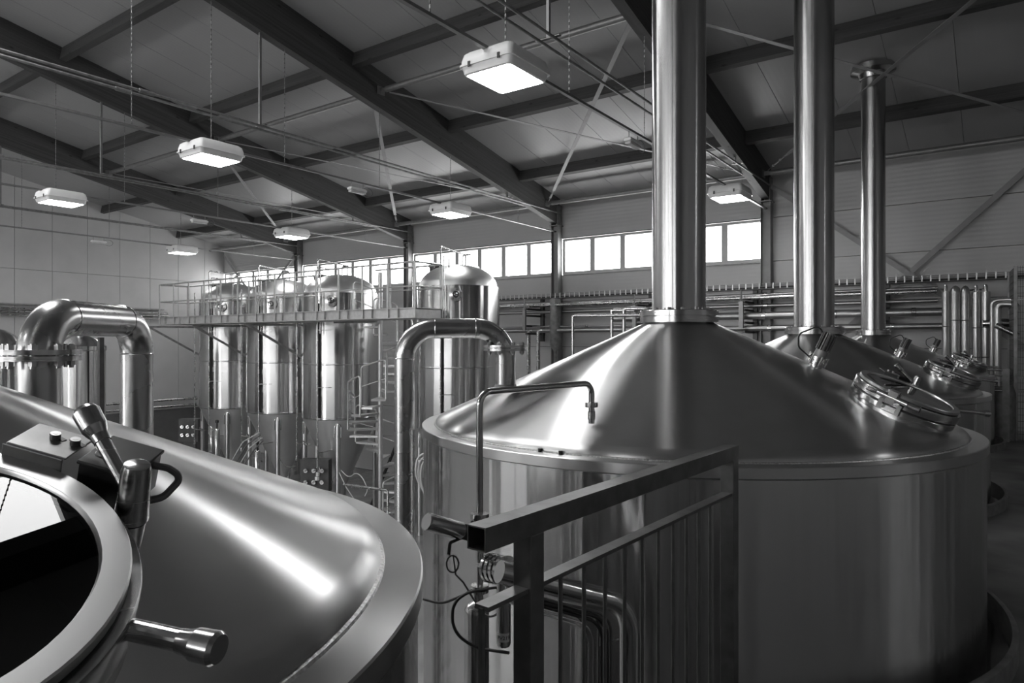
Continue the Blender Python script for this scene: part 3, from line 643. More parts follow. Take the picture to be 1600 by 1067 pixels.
def kettle(label, c, R, zr, rb, sl, with_collar, man, light=True, flue_r=0.186, fl_z=0.14, fr_=0.27, knuckle=.055, group='brew kettles', dome_collar=False):
    o = (c[0], c[1], FL); t = thing('brew_kettle', label, 'kettle', o, group)
    N_ = 160
    MB().lathe([(R-.012, FL), (R-.012, zr-.05)], (c[0], c[1], 0), n=N_).build('shell', 'shell', t)
    MB().lathe([(R-.012, zr-.06), (R, zr-.052), (R, zr-.004), (R-.004, zr), (rb+.03, zr+.0)], (c[0], c[1], 0), n=N_).build('rim', 'vrim', t, angle=25)
    z1 = zr+knuckle; top_r = fr_-.03; zt = z1+sl*(rb-top_r)
    a = math.atan(sl); prof = [(rb+.045, zr-.002)]
    # rounded knuckle between rim and cone
    prof += [(rb+.045, zr+.012), (rb+.041, zr+.024), (rb+.032, zr+knuckle*.62), (rb+.016, z1-.010), (rb+.006, z1-.003), (rb, z1)]
    prof.append((rb-.004, z1+.004*sl))
    for k in range(1, 13): q = k/12; prof.append((rb+(top_r-rb)*q, z1+(zt-z1)*q))
    MB().lathe(prof, (c[0], c[1], 0), n=N_).build('cone', 'cone', t, angle=40)
    MB().lathe([(rb+.056, zr-.001), (rb+.053, zr+.006), (rb+.043, zr+.008)], (c[0], c[1], 0), n=N_).build('weld_seam', 'weld', t)
    f0 = zt-.010
    fl = MB().lathe([(fr_-.035, f0-.02), (fr_-.03, f0+.012), (fr_, f0+.012), (fr_, f0+.050), (fr_-.02, f0+.050), (fr_-.02, f0+.058), (fr_, f0+.058), (fr_, f0+.092), (fr_-.004, f0+.096), (flue_r, f0+.096)], (c[0], c[1], 0), n=72).build('flue_flange', 'flange', t)
    m_ = MB()
    for k in range(16):
        a_ = 2*PI*(k+.3)/16; q = Vector((c[0]+(fr_-.035)*math.cos(a_), c[1]+(fr_-.035)*math.sin(a_), 0)); MB().hexa(q+Vector((0, 0, f0+.096)), q+Vector((0, 0, f0+.112)), .014).build('bolt', 'bolt', fl, smooth=False)
    top = roofz(c[1])+.35
    MB().lathe([(flue_r, f0+.09), (flue_r, top)], (c[0], c[1], 0), n=64).build('flue', 'flue', t)
    if dome_collar:
        zc = roofz(c[1])-.08
        MB().lathe([(flue_r+.001, zc-.10), (flue_r+.02, zc-.09), (flue_r+.04, zc-.01), (flue_r+.13, zc+.02), (flue_r+.165, zc+.03), (flue_r+.165, zc+.12)], (c[0], c[1], 0), n=48).build('roof_collar', 'flue', t)
    u = None
    if man: manhole(t, c, **man)
    if light: sight_light(t, c, .885, math.radians(2), zr+knuckle+sl*(rb-.885)-.01, a, .86)
    return t
def lidC(c, zr, rb, sl, rho, phi, tilt, h, kn=.055):
    u = Vector((math.cos(phi), math.sin(phi), 0)); n = Vector((u.x*math.sin(tilt), u.y*math.sin(tilt), math.cos(tilt)))
    return Vector((c[0]+rho*u.x, c[1]+rho*u.y, zr+kn+sl*(rb-rho)))+n*h
K1c, K2c, K3c, K4c = (-2.19, .302), (-1.834, 4.611), (-1.80, 8.80), (-1.79, 13.52)
ti = math.radians(24); phi = math.radians(-9)
k1C = Vector((-1.337, .243, -.323))*(.30/.38)
kettle('nearest kettle, lower left foreground, with large glass manhole and lever handles', K1c, 1.40, -.561, 1.25, .445, False,
       dict(cz=k1C, rho=0, phi=math.radians(-6), s=.30/.38, collar_h=.12, tilt=math.radians(23.5)), light=False, flue_r=.15, fr_=.22, knuckle=.06)
for c, R, lb in ((K2c, 1.80, 'large central kettle with conical top and thickest tall flue'), (K3c, 1.755, 'second kettle in the row, behind the central one, with middle flue'), (K4c, 1.765, 'farthest kettle of the row, with the thinnest flue ending in a roof collar')):
    zr, rb, sl = -.5586, R*.923, .446
    kettle(lb, c, R, zr, rb, sl, True, dict(cz=lidC(c, zr, rb, sl, 1.40, phi, ti, .125), rho=1.4, phi=phi, s=.275/.38, collar_h=.06, tilt=ti), flue_r=.186 if c == K2c else (.225 if c == K3c else .195),
           fr_=.27 if c == K2c else (.33 if c == K3c else .28), dome_collar=(c == K4c))

# ------------------------------------------------------------------ walkway deck with openings for the kettles and their kerb rings
DZ = -1.70
holes = [(K2c, 1.93), (K3c, 1.89), (K4c, 1.90)]
xe = -1.03; path = [(XR-.2, -4.0), (xe-1.6, -4.0) ]
path = [(xe, -4.0)]
def cut(c, r):
    dx = xe-c[0]; hh = math.sqrt(r*r-dx*dx); a = math.atan2(hh, dx); return a
path = [(XR-.3, 16.2), (XR-.3, -4.0), (-.55, -4.0), (-.55, 1.2), (xe, 1.2)]
for (c, r) in holes:
    a = cut(c, r)
    path += [(c[0]+r*math.cos(-a+2*a*k/40), c[1]+r*math.sin(-a+2*a*k/40)) for k in range(41)]
path += [(xe, 16.2)]
bm = bmesh.new(); vs = [bm.verts.new((p[0], p[1], DZ+EYE)) for p in path]; f = bm.faces.new(vs)
bmesh.ops.triangulate(bm, faces=[f]); r_ = bmesh.ops.extrude_face_region(bm, geom=bm.faces[:]); bmesh.ops.translate(bm, verts=[v for v in r_['geom'] if isinstance(v, bmesh.types.BMVert)], vec=(0, 0, -.03))
bmesh.ops.recalc_face_normals(bm, faces=bm.faces)
me = bpy.data.meshes.new('walkway_floor'); bm.to_mesh(me); bm.free(); me.materials.append(M['checker'])
dk = bpy.data.objects.new('floor_deck', me); C.objects.link(dk); dk['kind'] = 'structure'
for (c, r), lb in zip(holes, ('steel kerb ring round the foot of the central kettle', 'steel kerb ring round the foot of the second kettle in the row', 'steel kerb ring round the foot of the farthest kettle')):
    a = cut(c, r)+.03
    ob = MB().lathe([(r-.03, DZ-.05), (r+.0, DZ-.05), (r+.0, DZ+.11), (r-.008, DZ+.115), (r-.03, DZ+.115)], (c[0], c[1], 0), n=64, a0=-a, a1=a, closed=True).build('kerb_ring', 'galv_dark', origin=(c[0], c[1], DZ))
    tag(ob, lb, 'kerb', 'kerb rings')
# edge beams that carry the deck
ob = MB().box((xe-.05, 2.0, DZ-.12), (.1, 1.6, .2)).build('deck_beam', 'galv_dark', smooth=False, origin=(xe, 2, DZ)); tag(ob, 'steel edge beam under the walkway at the railing', 'beam')

# ------------------------------------------------------------------ swan-neck vapour pipes
def swan(label, b, e, ztop, r, zflange, bend, floor_z=FL, base_z=-.4, fr=.15):
    b, e = Vector(b), Vector(e)
    t = thing('swan_neck_pipe', label, 'pipe', (e.x, e.y, floor_z), 'swan-neck vapour pipes')
    pts = fillet([(b.x, b.y, base_z), (b.x, b.y, ztop), (e.x, e.y, ztop), (e.x, e.y, floor_z)], bend, 12)
    MB().tube(pts, r, 32).build('pipe', 'pipe', t)
    hd = Vector((e.x-b.x, e.y-b.y, 0)).normalized(); up = Vector((0, 0, 1))
    for q, ax in ((Vector((b.x, b.y, ztop))+hd*bend, hd), (Vector((e.x, e.y, ztop))-hd*bend, hd), (Vector((e.x, e.y, ztop-bend)), up)):
        MB().lathe([(r-.002, -.006), (r+.002, 0), (r-.002, .006)], q, ax, 32).build('weld_ring', 'polish', t)
    fl = MB().lathe([(r, -.018), (fr, -.018), (fr, -.002), (r+.01, -.002)], (b.x, b.y, zflange), n=48).lathe([(r+.01, .002), (fr, .002), (fr, .018), (r, .018)], (b.x, b.y, zflange), n=48).build('flange', 'flange', t)
    for k in range(8):
        a = 2*PI*(k+.35)/8; q = Vector((b.x+(fr-.03)*math.cos(a), b.y+(fr-.03)*math.sin(a), zflange))
        MB().hexa(q+Vector((0, 0, .018)), q+Vector((0, 0, .034)), .014).hexa(q-Vector((0, 0, .034)), q-Vector((0, 0, .018)), .013).cyl(q-Vector((0, 0, .042)), q+Vector((0, 0, .038)), .008, n=10).build('bolt', 'bolt', fl, smooth=False)
    MB().lathe([(r, -.02), (r+.02, -.02), (r+.002, .02)], (b.x, b.y, base_z+.03), n=32).build('base_weld', 'galv', t)
    return t
pa, pb = PT(60, 600, 2.24), PT(213.5, 600, 2.90)
swan('thick swan-neck pipe with bolted flange behind the nearest kettle, at left', pa, pb, .083, .0635, -.045, .135, base_z=-.26, fr=.122)
pa, pb = PT(790, 600, 4.33), PT(632, 600, 4.26)
swan('thick swan-neck pipe with bolted flange at the left shoulder of the central kettle', pa, pb, .083, .0635, -.041, .19, base_z=-.32, fr=.14)

# ------------------------------------------------------------------ spray pipe of the central kettle with its valve train
t = thing('spray_pipe', 'thin bent pipe rising past the rail and entering the central cone at left', 'pipe', PT(749, 900, 3.03)*1.0)
sa = PT(749.5, 600, 3.03); sb = Vector((-1.70, 3.095, 0)); ztp = -.225
MB().tube(fillet([(sa.x, sa.y, -.80), (sa.x, sa.y, ztp), (sb.x, sb.y, ztp+.012), (sb.x, sb.y, -.42)], [.06, .055], 10), .0155, 20).build('pipe', 'polish', t)
MB().lathe([(.016, -.012), (.033, -.012), (.033, .012), (.016, .012)], (sb.x, sb.y, -.325), n=24).lathe([(.019, -.06), (.019, -.1)], (sb.x, sb.y, -.3), n=24).build('union', 'flange', t)
MB().lathe([(.016, -.013), (.042, -.013), (.042, .013), (.016, .013)], (sa.x, sa.y, -.775), n=24).build('union', 'flange', t)
MB().tube([(sa.x, sa.y, -.80), (sa.x, sa.y, -.96)], .017, 18).tube([(sa.x, sa.y, -.92), (sa.x, sa.y, -1.16)], .016, 18).build('lower_pipe', 'polish', t)
# actuated valve
vb = Vector((sa.x, sa.y, -.855))
MB().lathe([(.0001, -.05), (.036, -.05), (.036, -.035), (.03, -.03), (.03, .03), (.036, .035), (.036, .05), (.0001, .05)], vb, n=20).build('valve_body', 'polish', t)
m_ = MB()
for k in range(4):
    a = k*PI/2+.5; q = vb+Vector((math.cos(a), math.sin(a), 0))*.034; m_.hexa(q-Vector((0, 0, .06)), q+Vector((0, 0, .06)), .007)
m_.build('valve_bolt', 'bolt', t)
ax0 = PT(735, 833, 3.0); ax1 = PT(666, 815, 2.86); ad = (ax1-ax0).normalized()
p = MB().tube([ax0+ad*.05, ax0+ad*.06, ax1-ad*.006, ax1], [.034, .039, .039, .034], 28).build('actuator', 'polish', t)
MB().cyl(ax0+ad*.02, ax0+ad*.055, .038, n=6).cyl(vb, ax0+ad*.05, .018, n=14).build('actuator_neck', 'darksteel', p)
MB().tube(fillet([ax0+ad*.03+Vector((0, 0, -.02)), PT(703, 848, 2.9), PT(701, 866, 2.9)], .01, 4), .007, 8).build('cable_plug', 'rubber', p)
lo = [PT(701, 860, 2.9)]
cc = PT(707, 881, 2.9)
for k in range(15):
    a = PI*.62-k*2*PI/13; lo.append(cc+(Vector((rv.x, rv.y, 0))*math.cos(a)*.026+Vector((0, 0, 1))*math.sin(a)*.036))
lo += [PT(712, 898, 2.9), PT(724, 910, 2.9), PT(733, 925, 2.95)]
MB().tube(lo, .004, 8).build('signal_cable', 'greyrubber', p)
MB().lathe([(.016, -.02), (.04, -.016), (.04, -.004), (.022, 0), (.04, .004), (.04, .016), (.016, .02)], (sa.x, sa.y, -1.095), n=20).build('clamp_union', 'polish', t)
# side valve stack
s0, s1 = PT(742, 886, 3.0), PT(766, 886, 2.9)
q0, q1 = PT(766, 887, 2.92), PT(806, 895, 2.78); qd = (q1-q0).normalized()
m_ = MB().tube([(sa.x, sa.y, -.99), q0+qd*.02], .016, 16)
for k in range(4): m_.cyl(q0+qd*(.004+k*.032), q0+qd*(.022+k*.032), .062, n=36)
m_.cyl(q0, q0+qd*.12, .048, n=28).build('diaphragm_valve', 'polish', t)
m_ = MB()
for k in range(8):
    a = k*PI/4; u_, v_, _ = frame(qd); q = q0+(u_*math.cos(a)+v_*math.sin(a))*.053; m_.hexa(q+qd*.0, q+qd*.12, .007)
m_.build('valve_bolt', 'bolt', t)
fc = PT(742, 1000, 2.96)
ob = MB().lathe([(.015, -1.10), (.017, -1.15), (.040, -1.165), (.054, -1.185), (.055, -1.20), (.055, -2.2)], (sa.x-.012, sa.y-.006, 0), n=36).build('filter_housing', 'polish', origin=(sa.x, sa.y, -2.2))
tag(ob, 'tall polished filter cylinder under the thin bent pipe', 'cylinder')
pv = PT(787, 1000, 2.75)
t = thing('valve_cylinder', 'slim polished valve cylinder with a PV219 sticker, beside the railing post', 'cylinder', (pv.x, pv.y, -1.3))
MB().lathe([(.0001, -.96), (.024, -.96), (.0285, -.975), (.0285, -1.215), (.024, -1.225), (.0001, -1.225)], (pv.x, pv.y, 0), n=32).build('body', 'polish', t)
ca = Vector((-dv.x, -dv.y, 0))
# printed sticker, bent round the cylinder
va = math.atan2(-dv.y, -dv.x); MB().lathe([(.029, -1.20), (.029, -1.165)], (pv.x, pv.y, 0), n=12, a0=va-1.1, a1=va+.9).build('sticker', 'white', t)
cu = bpy.data.curves.new('sticker_text', 'FONT'); cu.body = 'PV219'; cu.size = .021; cu.extrude = .0004; cu.align_x = 'CENTER'
tmp = bpy.data.objects.new('tmp', cu); C.objects.link(tmp); dg_ = bpy.context.evaluated_depsgraph_get(); dg_.update()
tm = bpy.data.meshes.new_from_object(tmp.evaluated_get(dg_)); bpy.data.objects.remove(tmp)
for vv in tm.vertices:      # wrap the letters round the cylinder
    an = va+vv.co.x/.0295; rr_ = .0295+vv.co.z; vv.co = (rr_*math.cos(an), rr_*math.sin(an), vv.co.y)
tm.materials.clear(); tm.materials.append(M['black']); tx = bpy.data.objects.new('sticker_text', tm); C.objects.link(tx); tx.parent = t
tx.location = (0, 0, -1.19+1.3)
# loose cables
def cable(label, pts, r, mat='rubber', name='cable', n=8):
    ob = MB().tube(fillet(pts, .25, 8), r, n).build(name, mat, origin=pts[0]); tag(ob, label, 'cable'); return ob
cable('black cable bowing left past the filter cylinder below the valve', [PT(662, 936, 2.95), PT(690, 944, 2.9), PT(735, 925, 2.82), PT(778, 917, 2.76), PT(806, 921, 2.72)], .0055)
cable('thick black cable curving down to the foot of the slim cylinder', [PT(736, 923, 2.84), PT(708, 940, 2.83), PT(706, 985, 2.82), PT(740, 1012, 2.8), PT(795, 1020, 2.72)], .0065)
cable('thin pale cable looping below the valve towards the post', [PT(733, 925, 2.86), PT(760, 968, 2.8), PT(785, 955, 2.76), PT(803, 930, 2.72)], .0045, 'greyrubber')

# ------------------------------------------------------------------ foreground railing
A0 = Vector((-1.035, 1.305, -.48)); A1 = Vector((-.945, 2.985, -.48)); rd = (A1-A0).normalized(); RW = .06
A0.z = A1.z = -.45-RW/2
t = thing('safety_railing', 'steel safety railing with square top rail, centre foreground', 'railing', (A0+A1)/2+Vector((0, 0, DZ-A0.z)))
MB().hollow(A0, A1, RW, RW, .004).build('top_rail', 'railing', t, smooth=False)
def onrail(q): return A0+rd*q
def q_of(px):      # distance along the rail seen at a picture column
    best = min((abs((lambda P: 800+F*(P.x*rv.x+P.y*rv.y)/(P.x*dv.x+P.y*dv.y)-px)(onrail(k*.002))), k*.002) for k in range(0, 900)); return best[1]
lenr = (A1-A0).length
zp = A0.z-RW/2
q1_ = q_of(826); P1 = onrail(q1_); P2 = onrail(lenr-RW/2)
for P_ in (P1, P2):
    MB().box((P_.x, P_.y, (zp+DZ)/2), (RW, RW, zp-DZ), Matrix.Rotation(math.atan2(rd.y, rd.x)-PI/2, 3, 'Z')).build('post', 'railing', t, smooth=False, bevel=.003)
ZB = -.655
MB().bar((P1.x, P1.y, ZB), (P2.x, P2.y, ZB), .045, .012).build('lower_bar', 'railing', t, smooth=False)
e0 = onrail(.02)
MB().bar((e0.x, e0.y, ZB-.0), (P1.x, P1.y, ZB), .045, .012).bar((e0.x, e0.y, ZB), (e0.x, e0.y, DZ), .012, .012, up=(0, 1, 0)).build('stub_bar', 'railing', t, smooth=False)
for px in (875.5, 912.5, 945.5, 976, 1003, 1028.5, 1051.5, 1072.5, 1091.5, 1109):
    P_ = onrail(q_of(px)); MB().cyl((P_.x, P_.y, ZB), (P_.x, P_.y, DZ), .0065, n=12).build('baluster', 'railing', t)
# ------------------------------------------------------------------ insulated pipe and cables behind the railing
a0_, a1_, a2_ = PT(800, 893, 2.65), PT(981, 940, 2.72), PT(985, 1300, 2.72)
t = thing('clad_pipe', 'shiny clad pipe with elbow turning down behind the railing bars', 'pipe', a2_)
a0_ = PT(780, 893, 2.55); a1_ = PT(984, 945, 2.78); a2_ = Vector((a1_.x, a1_.y, -2.6))
MB().tube(fillet([a0_, a1_, a2_], .16, 12), .042, 28).build('pipe', 'polish', t)
t = thing('cable_bundle', 'bundle of cables in a wire tray under the shiny clad pipe', 'cables', a1_)
for k, (dy, mt, rr_) in enumerate(((28, 'greyrubber', .006), (36, 'rubber', .008), (44, 'rubber', .007), (22, 'polish', .005), (52, 'polish', .004), (58, 'polish', .004), (32, 'greyrubber', .005))):
    q0 = PT(790, 905+dy*.6, 2.5); q1 = PT(955-k*7, 940+dy*.75, 2.64); q2 = Vector((q1.x, q1.y, -2.6))
    MB().tube(fillet([q0, q1, q2], .10, 8), rr_, 8).build('cable', mt, t)
for zz in (-1.16, -1.34, -1.52):
    q1 = PT(967, 960, 2.66); MB().tube([(q1.x, q1.y, zz), (q1.x-.07, q1.y-.03, zz-.03), (q1.x-.09, q1.y+.03, zz-.0)], .004, 6).build('tray_wire', 'polish', t)

# two stand-off bolts on the central kettle's rim
for (px, py), lb in (((844, 703), 'left'), ((876, 707), 'right')):
    q = PZ(px, py+3, -.5586); ob = MB().cyl(q, q+Vector((0, 0, .018)), .011, n=14).build('rim_stud', 'rubber', origin=q); tag(ob, '%s one of two small dark studs on the rim of the central kettle' % lb, 'stud', 'rim studs')

# ================================================================== TANK PLATFORM
PFx0, PFx1, PFy0, PFy1 = -20.3, -9.95, 10.5, 11.3
pf = thing('tank_platform', 'long galvanised walkway platform with railings in front of the tall tanks', 'platform', ((PFx0+PFx1)/2, 10.9, .5))
MB().box(((PFx0+PFx1)/2, (PFy0+PFy1)/2, .62), (PFx1-PFx0-.05, PFy1-PFy0-.05, .03)).build('deck', 'galv_dark', pf, smooth=False)
def channel(p0, p1, out):
    m_ = MB(); p0, p1, out = Vector(p0), Vector(p1), Vector(out)
    m_.bar(p0, p1, .01, .22)
    for s_ in (.105, -.105): m_.bar(p0+out*.03+Vector((0, 0, s_)), p1+out*.03+Vector((0, 0, s_)), .06, .012)
    return m_
channel((PFx0, PFy0, .605), (PFx1, PFy0, .605), (0, -1, 0)).build('side_channel', 'galv_b', pf, smooth=False)
channel((PFx0, PFy1, .605), (PFx1, PFy1, .605), (0, 1, 0)).build('side_channel', 'galv_b', pf, smooth=False)
channel((PFx1, PFy0, .605), (PFx1, PFy1, .605), (1, 0, 0)).build('end_channel', 'galv_b', pf, smooth=False)
channel((PFx0, PFy0, .605), (PFx0, PFy1, .605), (-1, 0, 0)).build('end_channel', 'galv_b', pf, smooth=False)
for yy in (PFy0, PFy1):
    for zz, rr_ in ((1.68, .021), (1.17, .016)):
        segs = [(PFx0, PFx1)] if yy == PFy0 else [(PFx0, -14.1), (-12.0, PFx1)]
        for xa, xb in segs: MB().cyl((xa, yy, zz), (xb, yy, zz), rr_, n=10).build('handrail' if zz > 1.5 else 'mid_rail', 'galv_b', pf)
    n = 13
    for k in range(n+1):
        X = PFx0+(PFx1-PFx0)*k/n
        if yy == PFy1 and -14.1 < X < -12.0: continue
        MB().box((X, yy+(-.03 if yy == PFy0 else .03), 1.09), (.05, .02, 1.18)).build('post', 'galv_b', pf, smooth=False)
for X in (PFx0, PFx1):
    for zz, rr_ in ((1.68, .021), (1.17, .016)): MB().cyl((X, PFy0, zz), (X, PFy1, zz), rr_, n=10).build('handrail' if zz > 1.5 else 'mid_rail', 'galv_b', pf)
for k in range(13):
    X = PFx0+(PFx1-PFx0)*(k+.4)/13; MB().box((X, PFy0-.03, .605), (.012, .055, .2)).build('stiffener', 'galv_b', pf, smooth=False)
TANKS = [(-10.54, 12.6, .96), (-14.75, 12.6, 1.04), (-17.3, 12.6, 1.04), (-19.8, 12.6, 1.04)]
for (X, Y, R) in TANKS:
    if X < -12:
        xb_ = X-1.25
        MB().bar((xb_, PFy0-.0, .46), (xb_+.55, Y-R*.75, -.42), .06, .06).bar((xb_, PFy0, .45), (xb_+.5, Y-R*.6, .45), .06, .06).build('knee_brace', 'galv_dark', pf, smooth=False)

# ================================================================== FERMENTING TANKS
def make_tank(R, gr, label):
    t = thing('fermenting_tank', label, 'tank', (0, 0, 0), gr)
    zb, zt, zd, za, zf = -2.04, 1.27, 1.82, -4.12, FL
    MB().lathe([(R-.01, zb-.02), (R+.008, zb), (R+.008, zb+.02), (R, zb+.03), (R, zt), (R-.004, zt+.015), (R-.06, zt+.02)], n=80).build('shell', 'tank', t)
    dm = [(R-.06+.0, zt+.02)]+[((R-.06)*math.cos(a), zt+.02+(zd-zt)*math.sin(a)) for a in [PI/2*k/10 for k in range(1, 11)]]
    dm[-1] = (.0001, zd+.02)
    MB().lathe(dm, n=64).build('dome', 'tcone', t)
    MB().lathe([(R-.015, zb-.01), (.075, za), (.06, za-.05), (.06, za-.12)], n=64).build('cone', 'tcone', t)
    MB().lathe([(R, -.62), (R+.004, -.61), (R+.004, -.59), (R, -.58)], n=64).build('weld_band', 'flange', t)
    for sx, sy in ((1, -1), (-1, -1), (-1, 1), (1, 1)):
        x_, y_ = sx*.655*R, sy*.655*R
        MB().tube([(x_, y_, zf), (x_, y_, zb-.2), (x_, y_, zb-.14), (x_, y_, zb-.11)], [.065, .065, .05, .02], 20).build('leg', 'leg', t)
        ud = Vector((sx, sy, 0)).normalized(); sd_ = Vector((-ud.y, ud.x, 0)); pts = []
        for k in range(11):
            a = PI*k/10; pts.append(Vector((x_, y_, zb-.22))+sd_*.085*math.cos(a)+Vector((0, 0, .1*math.sin(a)))+ud*.02)
        MB().tube([pts[0]-Vector((0, 0, .25))]+pts+[pts[-1]-Vector((0, 0, .25))], .012, 8).build('leg_collar', 'polish', t)
    fa = math.atan2(-.80, .60); fd = Vector((math.cos(fa), math.sin(fa), 0)); sd_ = Vector((-fd.y, fd.x, 0))
    # front hatch, near the top of the shell
    q = fd*R+Vector((0, 0, 1.06))
    p = MB().lathe([(.13, -.03), (.13, .04), (.155, .04), (.155, .06), (.12, .065), (.03, .085), (.0001, .085)], q, fd, 32).build('hatch', 'polish', t)
    MB().lathe([(.055, .0), (.065, .008), (.075, .0), (.065, -.008)], q+fd*.13, fd, 24, closed=True).bar(q+fd*.13-sd_*.06, q+fd*.13+sd_*.06, .012, .012).bar(q+fd*.13-Vector((0, 0, .06)), q+fd*.13+Vector((0, 0, .06)), .012, .012, up=(1, 0, 0)).cyl(q+fd*.08, q+fd*.14, .014, n=10).build('hand_wheel', 'darksteel', p)
    # top fittings
    q = Vector((-.42, -.38, zd-.17))
    MB().lathe([(.16, -.1), (.16, .13), (.19, .13), (.19, .17), (.0001, .18)], q, (0, 0, 1), 28).build('manway', 'darksteel', t)
    m_ = MB()
    for k in range(6): a = k*PI/3; MB().cyl(q+Vector((.17*math.cos(a), .17*math.sin(a), .1)), q+Vector((.17*math.cos(a), .17*math.sin(a), .22)), .014, n=8).build('clamp_bolt', 'bolt', t)
    fp = Vector((math.cos(fa-.33), math.sin(fa-.33), 0))*(R+.09)
    MB().tube(fillet([(fp.x, fp.y, -3.4), (fp.x, fp.y, zd+.32), (.15, .1, zd+.26), (.15, .1, zd)], .07, 6), .02, 12).build('vent_pipe', 'pipe', t)
    MB().tube(fillet([(fp.x+.09, fp.y+.02, .2), (fp.x+.09, fp.y+.02, zd+.1), (fp.x*.55, fp.y*.55, zd+.12), (fp.x*.55, fp.y*.55, zd-.1)], .05, 6), .016, 10).build('cleaning_pipe', 'pipe', t)
    MB().box((fp.x*.93, fp.y*.93, -.5), (.05, .05, 3.0)).build('pipe_channel', 'darksteel', t, smooth=False)
    MB().tube([(fp.x, fp.y, -3.4), (fp.x, fp.y, -3.5)], .035, 10).box((fp.x, fp.y, -3.56), (.09, .09, .09)).build('valve_foot', 'white', t)
    m_ = MB().cyl((fp.x-.05, fp.y, -3.36), (fp.x+.12, fp.y+.05, -3.36), .022, n=10).cyl((fp.x, fp.y, -3.45), (fp.x, fp.y, -3.25), .03, n=10).cyl((fp.x+.08, fp.y, -3.5), (fp.x+.08, fp.y, -3.25), .012, n=8)
    m_.build('valve', 'polish', t)
    for zz in (-2.9, -1.2, .3): MB().bar(fp+Vector((0, 0, zz)), fd*(R if zz > -2 else R*.45)+Vector((0, 0, zz)), .015, .015).build('pipe_clip', 'pipe', t, smooth=False)
    sp = Vector((math.cos(fa-1.25), math.sin(fa-1.25), 0))*(R+.12)
    MB().tube([(sp.x, sp.y, zd-.3), (sp.x, sp.y, -3.2)], .02, 10).lathe([(.03, -.06), (.04, 0), (.03, .06)], (sp.x, sp.y, -3.15), n=12).build('side_pipe', 'pipe', t)
    MB().cyl((sp.x, sp.y, -2.75), (sp.x+.45, sp.y+.1, -2.75), .012, n=8).lathe([(.03, -.05), (.045, 0), (.03, .05)], (sp.x+.3, sp.y+.06, -2.75), (1, 0, 0), 12).cyl((sp.x+.3, sp.y+.06, -2.75), (sp.x+.34, sp.y-.05, -2.65), .015, n=8).build('sample_valve', 'polish', t)
    MB().lathe([(.05, .0), (.07, .02), (.07, .05), (.05, .07)], (0, 0, za-.17), n=20).tube(fillet([(0, 0, za-.12), (0, 0, za-.3), (.3, -.5, za-.3)], .06, 5), .04, 12).build('outlet', 'polish', t)
    MB().lathe([(.10, 0), (.10, .03), (.085, .035), (.0001, .035)], fd*R*.42+Vector((0, 0, -3.2)), fd+Vector((0, 0, -.35)), 20).build('cone_hatch', 'flange', t)
    # lifting lug and safety valve on the dome
    MB().box((.55, .1, zd-.12), (.012, .09, .14)).build('lifting_lug', 'flange', t, smooth=False)
    MB().tube(fillet([(.35, -.25, zd-.1), (.35, -.25, zd+.2), (.62, -.25, zd+.2)], .05, 6), .022, 10).build('safety_valve', 'polish', t)
    return t
labs = ['tall conical-bottomed tank right of the spiral stair, behind the swan-neck pipe', 'tall conical-bottomed tank just left of the spiral stair', 'middle tank of the left trio under the platform railing', 'leftmost tall tank, nearest the gable wall']
t0 = make_tank(1.04, 'conical-bottomed tanks', labs[1]); t0.location = (TANKS[1][0], TANKS[1][1], EYE)
for k in (0, 2, 3):
    o = copy_tree(t0); o.location = (TANKS[k][0], TANKS[k][1], EYE); o['label'] = labs[k]
    if k == 0: o.scale = (.95, .95, 1.0)

# ================================================================== SPIRAL STAIR
SC = Vector((-12.78, 12.2, 0)); sr = .80
t = thing('spiral_stair', 'galvanised spiral staircase climbing to the tank platform', 'stairs', (SC.x, SC.y, FL))
MB().cyl((SC.x, SC.y, FL), (SC.x, SC.y, 1.75), .06, n=20).build('pole', 'galv_b', t)
nst = 26; rise = (.60-FL)/nst; a_top = math.radians(182)
dstep = -2*PI/15.7
prev = None
for k in range(nst):
    z = .60-rise*k; a = a_top+dstep*k*1.0
    u1 = Vector((math.cos(a-dstep*.55), math.sin(a-dstep*.55), 0)); u2 = Vector((math.cos(a+dstep*.55), math.sin(a+dstep*.55), 0))
    m_ = MB(); p_ = [SC+u1*.07, SC+u1*sr, SC+u2*sr, SC+u2*.07]
    m_.add([Vector((q.x, q.y, z-h)) for h in (0, .05) for q in p_], [[0, 1, 2, 3], [7, 6, 5, 4], [0, 4, 5, 1], [1, 5, 6, 2], [2, 6, 7, 3], [3, 7, 4, 0]])
    m_.build('tread', 'galv_b', t, smooth=False)
    if k % 2 == 0 and k < 25:
        # one railing hoop over two treads
        h1 = SC+u1*(sr+.01); h2 = SC+Vector((math.cos(a+dstep*1.35), math.sin(a+dstep*1.35), 0))*(sr+.01)
        pts = [Vector((h1.x, h1.y, z)), Vector((h1.x, h1.y, z+.98)), Vector((h2.x, h2.y, z+.98-rise)), Vector((h2.x, h2.y, z-rise))]
        MB().tube(fillet(pts, .09, 5), .019, 8).tube([Vector((h1.x, h1.y, z+.5)), Vector((h2.x, h2.y, z+.5-rise))], .010, 8).build('railing_hoop', 'galv_b', t)
MB().bar((-13.5, 11.33, .5), (-12.0, 11.33, .5), .05, .1).bar((-12.78, 11.3, .5), (-12.78, 12.2, .5), .05, .1).build('landing_bracket', 'galv_dark', t, smooth=False)

